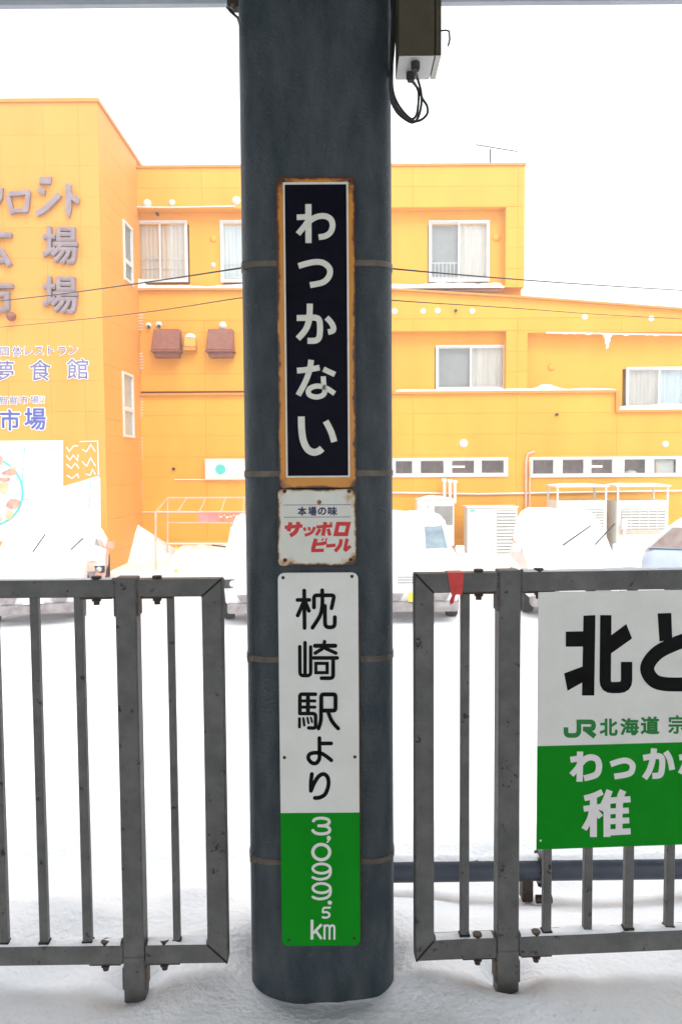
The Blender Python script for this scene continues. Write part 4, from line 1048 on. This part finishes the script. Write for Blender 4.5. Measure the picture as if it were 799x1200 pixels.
for i, bl in enumerate(((70, 330, 60, 25, M_food1), (-5, 245, 28, 35, M_food1), (20, 380, 55, 18, M_food1), (30, 440, 35, 40, M_food2), (100, 455, 20, 45, M_food3), (100, 560, 48, 34, M_food1), (70, 635, 26, 32, M_food2), (5, 300, 22, 20, M_food3), (-20, 520, 40, 50, M_food3), (30, 600, 30, 25, M_food3), (95, 300, 24, 14, M_food2), (-60, 400, 50, 45, M_food2), (-100, 560, 60, 40, M_food1), (-150, 430, 50, 60, M_food1), (-10, 670, 40, 22, M_food2))):
    blob(bl[0], bl[1], bl[2], bl[3], bl[4], .0012 * i)
def mline(pts, w_, mat=M_teal, y=TY - .053):
    mb = MB()
    for pl_ in S(pts, w_, sm=False): mb.prism([P(*ML_(*q), y) for q in pl_], (0, .004, 0))
    return mb.build('painted_line', mat, mu)
for p_ in ([(180, 145), (178, 200)], [(176, 215), (174, 262)], [(170, 290), (164, 410)], [(160, 520), (212, 527)], [(335, 541), (358, 540)], [(385, 545), (402, 546)], [(655, 395), (650, 480)], [(648, 510), (643, 570)], [(620, 570), (650, 573)], [(355, 157), (378, 156)], [(420, 161), (442, 160)]): mline(p_, 6)
for p_ in ([(480, 145), (500, 180), (530, 140), (565, 138)], [(478, 208), (505, 240), (530, 205), (560, 245), (565, 200)], [(480, 270), (515, 300), (545, 262), (570, 300)], [(482, 350), (520, 372), (560, 340), (570, 370)], [(592, 162), (625, 180), (655, 130), (688, 180)], [(592, 250), (625, 285), (655, 225), (690, 285)], [(620, 340), (650, 350), (668, 308), (690, 345)], [(575, 108), (705, 104), (712, 350)]):
    MBx = MB()
    for pl_ in S(p_, 9, sm=False): MBx.prism([P(*ML_(*q), TY - .012) for q in pl_], (0, .010, 0))
    MBx.build('painted_pattern', M_frost, bld)
MB().prism([P(-60, 647.5, TY - .03), P(12, 647.5, TY - .03), P(10, 652, TY - .03), P(-60, 652, TY - .03)], (0, .029, 0)).build('white_stripe', M_wprint, bld)

# ------------------------------------------------------------------ lean-to pipe frame and its banner
fy0, fy1 = 21.4, 23.9
pf = empty('lean_to_frame', P(182, 668, fy0), 'thin pale pink pipe frame of a lean-to against the orange wall', 'frame')
r_ = .028
fr_ = [P(183, 600, fy0), P(300, 600, fy0)]; bk = [P(196.5, 583.5, fy1), P(300, 583.2, fy1)]
MB().tube(fr_, r_, 8).build('front_beam', M_rail, pf, smooth=True); MB().tube(bk, r_, 8).build('rear_beam', M_rail, pf, smooth=True)
for i in range(5):
    t = i / 4.6; MB().tube([fr_[0].lerp(fr_[1], t), bk[0].lerp(bk[1], t)], r_ * .75, 8).build('rafter', M_rail, pf, smooth=True)
MB().tube([P(182.5, 600, fy0), P(183, 672, fy0)], r_, 8).build('post', M_rail, pf, smooth=True)
MB().tube([P(196.5, 584, fy1), P(196.5, 652, fy1)], r_ * .9, 8).build('post', M_rail, pf, smooth=True)
MB().tube([P(197, 612.5, fy1), P(300, 612.5, fy1)], r_ * .7, 8).build('side_rail', M_rail, pf, smooth=True)
MB().tube([P(193, 637, fy1), P(300, 637, fy1)], r_, 8).build('side_rail', M_white, pf, smooth=True)
bn = empty('red_banner', P(255, 612, fy0 - .05), 'faded red banner tied to the pale pink pipe frame', 'banner')
x0, x1, z0, z1 = RB(232.5, 601.5, 256.5, 612, fy0 - .05); MB().box(x0, x1, fy0 - .06, fy0 - .045, z0, z1).build('banner_cloth', M_pink, bn)
x2, x3, z2, z3 = RB(257, 601.5, 281, 612, fy0 - .05); MB().box(x2, x3, fy0 - .058, fy0 - .043, z2, z3).build('picture_cloth', M_red2, bn)
random.seed(11)
for i in range(6):
    px, py = 259 + i * 3.8, 605 + random.uniform(-1.5, 3); n = 7
    pts = [P(px + random.uniform(1, 2.2) * math.cos(2 * math.pi * j / n), py + random.uniform(.8, 1.8) * math.sin(2 * math.pi * j / n), fy0 - .062 - .0006 * i) for j in range(n)]
    MB().prism(pts, (0, .003, 0)).build('picture_shape', (M_food3, M_food2)[i % 2], bn)
# marker pole in the snow
mk = empty('snow_marker_pole', P(206.5, 676, 19.5), 'slim white marker pole with yellow bands in front of the pipe frame', 'pole')
MB().tube([P(206.5, 690, 19.5), P(206.5, 641, 19.5)], .02, 6).build('pole', M_frost, mk)
for y_ in (642, 669): MB().cyl(P(206.5, y_ + 1.5, 19.5), (0, 0, 1), .035, .07, 8).build('yellow_band', M_yellow, mk)
# drift heaped in the corner of the building
mb = MB(); pk = P(157, 611, 24.3)
def fn(q, v):
    t = 2 * math.pi * q / 28; d = v / 10 * (1.65 + .25 * noise.noise(Vector((math.cos(t) * 2, math.sin(t) * 2, 2))))
    return (pk.x + d * math.cos(t) + .06 * d, pk.y + d * math.sin(t) * .9, LOT - .1 + (pk.z - LOT + .1) * ((1 - v / 10) ** 1.15) + .03 * noise.noise(Vector((q * .7, v * .6, 1))))
mb.grid(fn, range(29), range(11))
tag(mb.build('snow_drift', M_snowfar, smooth=True), kind='structure', label='steep white snow drift heaped in the corner of the orange building')
mb = MB()
for (px0, px1, D, hpx) in ((210, 300, 24.2, 640), (455, 620, 24.0, 646), (600, 900, 23.6, 645)):
    A_, B_ = P(px0, 660, D).x, P(px1, 660, D).x; zt = P(400, hpx, D).z; n = 40
    prof = [(-1.6, 0), (-1.0, .5), (-.4, .92), (.1, 1), (.9, 1)]
    mb.grid(lambda i, v: (A_ + (B_ - A_) * i / n, D + prof[v][0], LOT - .08 + (zt - LOT + .08) * prof[v][1] + .06 * noise.noise(Vector((i * .25, v, D)))), range(n + 1), range(5))
tag(mb.build('snow_bank', M_snowfar, smooth=True), kind='structure')

# ------------------------------------------------------------------ outdoor units along the wall
def louvres(par, x0, x1, z0, z1, y, n, mat, name='slat'):
    MB().box(x0, x1, y + .004, y + .02, z0, z1).build('grille_back', M_louvre, par)
    for i in range(n):
        z = z0 + (z1 - z0) * (i + .5) / n; h = (z1 - z0) / n * .30
        MB().hexa([(x0, y - .015, z - h), (x1, y - .015, z - h), (x1, y + .003, z - h * .2), (x0, y + .003, z - h * .2)], [(x0, y - .015, z), (x1, y - .015, z), (x1, y + .003, z + h), (x0, y + .003, z + h)]).build(name, mat, par)
UY = 23.5
x0, x1, z0, z1 = RB(547.5, 595, 606, 650, UY)
oa = empty('outdoor_unit', ((x0 + x1) / 2, UY + .4, z0), 'wide cream outdoor unit with louvres on its right half, right of the white van', 'outdoor unit')
MB().box(x0, x1, UY, UY + .8, z0, z1).bevel(.02).build('casing', M_frost, oa)
MB().box(x0 - .03, x1 + .03, UY - .03, UY + .83, z1 - .002, z1 + .04).build('top_cover', M_white, oa)
X0, X1 = P(582, 620, UY).x, x1 - .06
louvres(oa, X0, X1, z0 + .05, z1 - .08, UY - .022, 13, M_frost)
q = P(553, 598.5, UY); MB().box(q.x - .06, q.x + .07, UY - .008, UY + .01, q.z - .03, q.z + .03).build('badge', M_teal, oa)
for (px, py) in ((563, 604.5), (560, 617), (556, 625.5), (576, 641), (554, 622)):
    p = P(px, py, UY); MB().cyl(p + Vector((0, .01, 0)), (0, -1, 0), .022, .02, 8).build('screw_cap', M_louvre, oa)
x0, x1, z0, z1 = RB(489, 585, 532, 640, UY)
ob = empty('outdoor_unit', ((x0 + x1) / 2, UY + .4, z0), 'small cream outdoor unit with grey grille and snow on top, behind the white van', 'outdoor unit')
MB().box(x0, x1, UY, UY + .7, z0, z1).bevel(.02).build('casing', M_frost, ob)
louvres(ob, P(509, 600, UY).x, P(530, 600, UY).x, P(500, 615, UY).z, P(500, 593, UY).z, UY - .022, 9, M_louvre)
q = P(501, 594, UY); MB().cyl(q + Vector((0, .01, 0)), (0, -1, 0), .03, .02, 8).build('screw_cap', M_louvre, ob)
mb = MB(); snow_bar(mb, x0 - .02, x1 + .02, UY - .03, UY + .7, z1, .10, 7, .4, .4)
tag(mb.build('unit_snow', M_snowfar, smooth=True), 'rounded snow cap on the small outdoor unit behind the white van', 'snow', kind='stuff')
def condenser(x0p, x1p, lab, dx):
    UYc = 23.0
    x0, x1, z0, z1 = RB(x0p, 586.5, x1p, 655, UYc)
    rt_ = empty('outdoor_unit', ((x0 + x1) / 2, UYc + .6, z0), lab, 'outdoor unit', 'outdoor units with roof frames')
    MB().box(x0, x1, UYc, UYc + 1.1, z0, z1).bevel(.02).build('casing', M_frost, rt_)
    gx0, gx1, gz0, gz1 = P(x0p + 6, 600, UYc).x, P(x1p - 4, 600, UYc).x, P(600, 621, UYc).z, P(600, 597.5, UYc).z
    louvres(rt_, gx0, gx1, gz0, gz1, UYc - .03, 7, M_frost)
    for i in range(1, 5):
        q = gx0 + (gx1 - gx0) * i / 5; MB().box(q - .012, q + .012, UYc - .055, UYc - .042, gz0, gz1).build('guard_bar', M_frost, rt_)
    zt = P(600, 571.5, UYc).z
    for (q, y) in ((x0 + .03, UYc + .02), (x1 - .03, UYc + .02), (x0 + .03, UYc + 1.06), (x1 - .03, UYc + 1.06)): MB().box(q - .025, q + .025, y - .025, y + .025, z1 + .001, zt).build('frame_leg', M_frost, rt_)
    MB().box(x0 - .05, x1 + .05, UYc - .05, UYc + 1.12, zt + .001, zt + .05).build('roof_tray', M_frost, rt_)
    mb = MB(); snow_bar(mb, x0 - .06, x1 + .06, UYc - .06, UYc + 1.12, zt + .05, .05, x0p, .5, .3)
    tag(mb.build('unit_snow', M_snowfar, smooth=True), 'snow on the roof frame of the %s outdoor unit' % dx, 'snow', kind='stuff')
    MB().box(x0 + .1, x1 - .1, UYc - .04, UYc - .002, P(600, 625, UYc).z - .03, P(600, 625, UYc).z + .03).build('trim_strip', M_rail, rt_)
condenser(651.5, 710.5, 'cream outdoor unit under a roof frame, behind the snow buried minivan', 'left framed')
condenser(722, 782.5, 'cream outdoor unit under a roof frame, behind the pale blue car', 'right framed')
mt2 = empty('meter_box', P(730, 628, 22.9), 'small cream meter box on a post before the right outdoor unit', 'meter')
x0, x1, z0, z1 = RB(727, 609.5, 733.5, 620, 22.9); MB().box(x0, x1, 22.8, 22.9, z0, z1).bevel(.01).build('box_body', M_frost, mt2)
MB().cyl(((x0 + x1) / 2, 22.85, z0), (0, 0, -1), .03, 1.2, 8).build('post', M_frost, mt2)

# ------------------------------------------------------------------ vehicles
def vehicle(name, label, cat, px, D, yaw, L, W, H, hood_l, hood_h, ws, tail, paint, style='car', snow_t=.13, ws_snow=(-1, 1), glass=M_glass, side_glass=None, snow_label='', roof_snow=True, plate_col=M_white, wipers=True, base_py=730, wip=None, hood_snow=True, side_snow=True, roof_u=.93):
    p = P(px, base_py, D); g0_ = LOT - .0
    root = empty(name, (p.x, D, g0_), label, cat, 'parked vehicles in the snowy lot', yaw)
    hw = W / 2; zb = .28
    def bt(mb_, name_, mat_, par_=root, sm=False): return mb_.build(name_, mat_, par_, True, sm)
    # lower shell
    st = [(0.0, .80, hood_h - .22), (.06, .90, hood_h - .10), (.22, .97, hood_h - .02), (hood_l * .7, 1.0, hood_h + .02), (hood_l, 1.0, hood_h + .06), (L * .6, 1.0, hood_h + .08), (L - .25, .98, hood_h + .06), (L - .05, .90, hood_h - .02), (L, .82, hood_h - .2)]
    mb = MB(); rings = []
    for (y, s_, zt) in st:
        h = hw * s_; half = [(0, zb), (h * .86, zb), (h * .985, zb + .10), (h, zb + .3), (h * .985, zt - .16), (h * .93, zt - .045), (h * .75, zt), (0, zt + .025)]
        ring = half + [(-x_, z_) for x_, z_ in half[-2:0:-1]]
        rings.append([mb.bm.verts.new((x_, y, z_)) for x_, z_ in ring])
    n = len(rings[0])
    for A_, B_ in zip(rings, rings[1:]):
        for i in range(n): mb.bm.faces.new((A_[i], A_[(i + 1) % n], B_[(i + 1) % n], B_[i]))
    mb.bm.faces.new(rings[0][::-1]); mb.bm.faces.new(rings[-1])
    bt(mb, 'body', paint, sm=True)
    yA, yB, yC, yD = hood_l - .02, hood_l + ws, L - tail - .1, L - .08
    zc_ = hood_h + .05; wb, wt = hw * .93, hw * .78
    bot = [(-wb, yA, zc_), (wb, yA, zc_), (wb, yD, zc_), (-wb, yD, zc_)]; top = [(-wt, yB, H), (wt, yB, H), (wt, yC, H), (-wt, yC, H)]
    mb = MB(); mb.hexa(bot, top); mb.bevel(.05, 2); bt(mb, 'cabin', paint, sm=True)
    def pane(c, name_, mat_, ins=(.06, .06, .08, .10)):
        c = [Vector(v) for v in c]; nrm = (c[1] - c[0]).cross(c[3] - c[0]).normalized()
        def bl(s_, t): return (c[0] * (1 - s_) + c[1] * s_) * (1 - t) + (c[3] * (1 - s_) + c[2] * s_) * t
        q = [bl(ins[0], ins[2]), bl(1 - ins[1], ins[2]), bl(1 - ins[1], 1 - ins[3]), bl(ins[0], 1 - ins[3])]
        mb_ = MB(); mb_.prism([v - nrm * .004 for v in q], nrm * .012); return bt(mb_, name_, mat_)
    pane([bot[0], bot[1], top[1], top[0]], 'windshield', glass)
    for sg in (1, -1):
        i0, i1 = (1, 2) if sg > 0 else (0, 3)
        b0, b1, t0, t1 = [Vector(v) for v in (bot[i0], bot[i1], top[i0], top[i1])]
        ms = .62
        for (s0, s1, mt_s) in ((0, ms, glass), (ms, 1, side_glass or glass)):
            c = [b0.lerp(b1, s0), b0.lerp(b1, s1), t0.lerp(t1, s1), t0.lerp(t1, s0)]
            if sg < 0: c = [c[1], c[0], c[3], c[2]]
            pane(c, 'side_window', mt_s, (.07, .05, .06, .12))
        mb = MB(); mb.box(hw * sg + (.0 if sg > 0 else -.16), hw * sg + (.16 if sg > 0 else .0), hood_l + .18, hood_l + .30, hood_h + .05, hood_h + .22); mb.bevel(.03, 2); bt(mb, 'wing_mirror', paint, sm=True)
        # lamps and wheels
        mb = MB(); mb.box(sg * hw * .88 - .17, sg * hw * .88 + .10 * (1 if sg < 0 else .6), .00, .2, hood_h - .36, hood_h - .20); mb.bevel(.03, 2); hl = bt(mb, 'headlight', M_black, sm=True)
        mb = MB(); mb.dome((sg * hw * .80, .005, hood_h - .28), (0, -1, 0), .062, .03, 12, 3); bt(mb, 'lamp_lens', M_lens, hl, True)
        for y_ in (.72, L - .75):
            mb = MB(); mb.cyl((sg * (hw - .19), y_, .30), (sg, 0, 0), .30, .20, 20); mb.bevel(.03, 2); wh = bt(mb, 'wheel', M_tyre, sm=True)
            mb = MB(); mb.cyl((sg * (hw - .02), y_, .30), (sg, 0, 0), .19, .025, 16); bt(mb, 'rim', M_louvre, wh)
    # face of the vehicle
    mb = MB(); mb.box(-hw * .92, hw * .92, -.10, .25, .22, .40); mb.bevel(.05, 2); bt(mb, 'bumper', M_greyp, sm=True)
    gz = hood_h - .24
    for i in range(3): mb = MB(); mb.box(-hw * .45, hw * .45, -.015, .06, gz - .02 - i * .05, gz - i * .05); bt(mb, 'grille_bar', M_louvre)
    for sg in (1, -1):
        mb = MB(); x_ = sg * hw * .52; mb.hexa([(x_ - .10, -.06, .43), (x_ + .10, -.06, .43), (x_ + .12, .1, .43), (x_ - .12, .1, .43)], [(x_ - .16, -.05, .54), (x_ + .16, -.05, .54), (x_ + .16, .1, .54), (x_ - .16, .1, .54)]); bt(mb, 'air_intake', M_greyp)
    mb = MB(); mb.box(-.17, .17, -.125, -.08, .41, .56); bt(mb, 'number_plate', plate_col)
    if wipers:
        for (wx0, wz0, wx1, wz1) in (wip or ((-.35, hood_h + .18, -.05, hood_h + .55), (.35, hood_h + .18, .62, hood_h + .48))):
            y0_ = hood_l - .02 + .12
            mb = MB(); mb.tube([(wx0, y0_ - .12, wz0), (wx1, y0_ + .02, wz1)], .014, 6); bt(mb, 'wiper', M_black)
    # snow load
    def ztop(x, y):
        zb2 = hood_h + .02
        for (s0, s1) in zip(st, st[1:]):
            if s0[0] <= y <= s1[0]: zb2 = s0[2] + (s1[2] - s0[2]) * (y - s0[0]) / (s1[0] - s0[0]); break
        t = 0
        if yA < y < yB: t = (y - yA) / (yB - yA)
        elif yB <= y <= yC: t = 1
        elif yC < y < yD: t = (yD - y) / (yD - yC)
        if t <= 0: return zb2
        zt = zc_ + (H - zc_) * t; lim = wb + (wt - wb) * t; ax_ = abs(x)
        if ax_ < lim: return max(zb2, zt)
        return max(zb2, zt - (ax_ - lim) / max(.01, hw - lim) * (zt - zb2))
    sn = MB()
    def patch(u0, u1, ya, yb, t, sd):
        nu, nv = 22, max(8, int((yb - ya) / .09))
        def fn(i, j):
            s_, r2 = i / nu, j / nv
            x = hw * .97 * (u0 + (u1 - u0) * s_); y = ya + (yb - ya) * r2
            e = min(1, 6 * min(s_, 1 - s_)) * min(1, 5 * min(r2, 1 - r2)); e = e ** .5 if e > 0 else 0
            th = t * e * (1 + .45 * noise.noise(Vector((x * 2.2 + sd, y * 1.7, sd)))) + .02 * e * noise.noise(Vector((x * 7, y * 7, sd))) - .01
            if e == 0: th = -.02
            return (x, y - th * .25, ztop(x, y) + th)
        sn.grid(fn, range(nu + 1), range(nv + 1))
    if hood_snow: patch(-1, 1, .02, yA + .12, snow_t, px)
    if ws_snow: patch(ws_snow[0], ws_snow[1], yA - .12, yB + .1, snow_t * .8, px + 1)
    if roof_snow: patch(-roof_u, roof_u, yB - .12, L - .1, snow_t * 1.15, px + 2)
    if side_snow:
        for sg in (1, -1):
            i0, i1 = (1, 2) if sg > 0 else (0, 3)
            b0, b1, t0, t1 = [Vector(v) for v in (bot[i0], bot[i1], top[i0], top[i1])]
            def fn(i, j):
                a_, c_ = i / 14, j / 6; e = (min(1, 5 * min(a_, 1 - a_)) * min(1, 4 * min(c_, 1.25 - c_))) ** .5 if 0 < a_ < 1 and c_ > 0 else 0
                q_ = (b0.lerp(b1, .03 + .94 * a_)).lerp(t0.lerp(t1, .03 + .94 * a_), c_)
                return q_ + Vector((sg * (e * (.05 + .03 * noise.noise(Vector((q_.y * 3, q_.z * 3, px)))) - (.0 if e else .02)), 0, 0))
            sn.grid(fn, range(15), range(7))
    so = sn.build('car_snow', M_snowfar, None, False, True)
    so.matrix_world = Matrix.Translation(root.location) @ Matrix.Rotation(yaw, 4, 'Z')
    tag(so, snow_label, 'snow', kind='stuff')
    return root
vehicle('parked_car', 'white car buried in snow in front of the seafood mural', 'car', 41, 13.9, R(16), 4.0, 1.66, 1.40, 1.15, .95, .75, .4, M_carw, ws_snow=(-1, 1), snow_t=.16, snow_label='deep snow covering the white car before the mural', wip=((-.10, 1.20, .12, 1.52), (.58, 1.22, .80, 1.42)))
vehicle('parked_car', 'red orange car under snow, half hidden behind the leftmost white car', 'car', 83, 17.0, R(15), 3.8, 1.5, 1.16, .9, .86, .6, .3, M_caro, ws_snow=(-.8, .7), snow_t=.12, glass=M_glass, snow_label='snow covering the red orange car beside the drift', base_py=699, wipers=False)
vehicle('parked_car', 'white car peeping out left of the pillar with one dark headlight', 'car', 318, 13.9, R(7), 3.9, 1.66, 1.60, .95, 1.02, .6, .3, M_carw, snow_t=.16, snow_label='thick snow on the white car just left of the pillar', wip=((-.8, 1.30, -1.05, 1.32), (.3, 1.3, .5, 1.4)))
vehicle('parked_van', 'white van with yellow number plate right of the pillar', 'van', 489, 13.9, R(0), 3.3, 1.56, 1.74, .55, 1.08, .42, .15, M_carw, ws_snow=(-1, .32), snow_t=.10, snow_label='snow lying over the white van right of the pillar', plate_col=M_yellow, wipers=False)
vehicle('parked_minivan', 'white minivan buried in snow with both wipers raised', 'minivan', 674, 14.2, R(-6), 3.4, 1.72, 1.66, .75, 1.05, .75, .25, M_carw, ws_snow=(-1, 1), snow_t=.17, snow_label='deep snow burying the minivan with raised wipers', wip=((-.12, 1.26, .42, 1.62), (.48, 1.28, .86, 1.66)), base_py=728)
vehicle('parked_car', 'pale ice blue car with clear side windows at the far right', 'car', 1012, 14.9, R(62), 3.9, 1.60, 1.56, 1.0, 1.03, .85, .5, M_carb, ws_snow=(-.7, .7), snow_t=.08, side_glass=M_glassr, snow_label='snow on the pale blue car at the far right', base_py=716, wipers=False, side_snow=False, roof_u=.78)
# air thick with fine snow
mb = MB(); mb.box(-330, 330, -330, 330, -2.6, 14)
hz = mb.build('haze', None); tag(hz, kind='stuff')
mt = bpy.data.materials.new('haze_air'); mt.use_nodes = True; n_ = mt.node_tree.nodes; n_.clear()
pv = n_.new('ShaderNodeVolumePrincipled'); pv.inputs['Color'].default_value = (.96, .97, 1, 1); pv.inputs['Density'].default_value = 0.0065; pv.inputs['Anisotropy'].default_value = 0.3
mo = n_.new('ShaderNodeOutputMaterial'); mt.node_tree.links.new(pv.outputs[0], mo.inputs['Volume'])
hz.data.materials.append(mt); hz.display_type = 'WIRE'
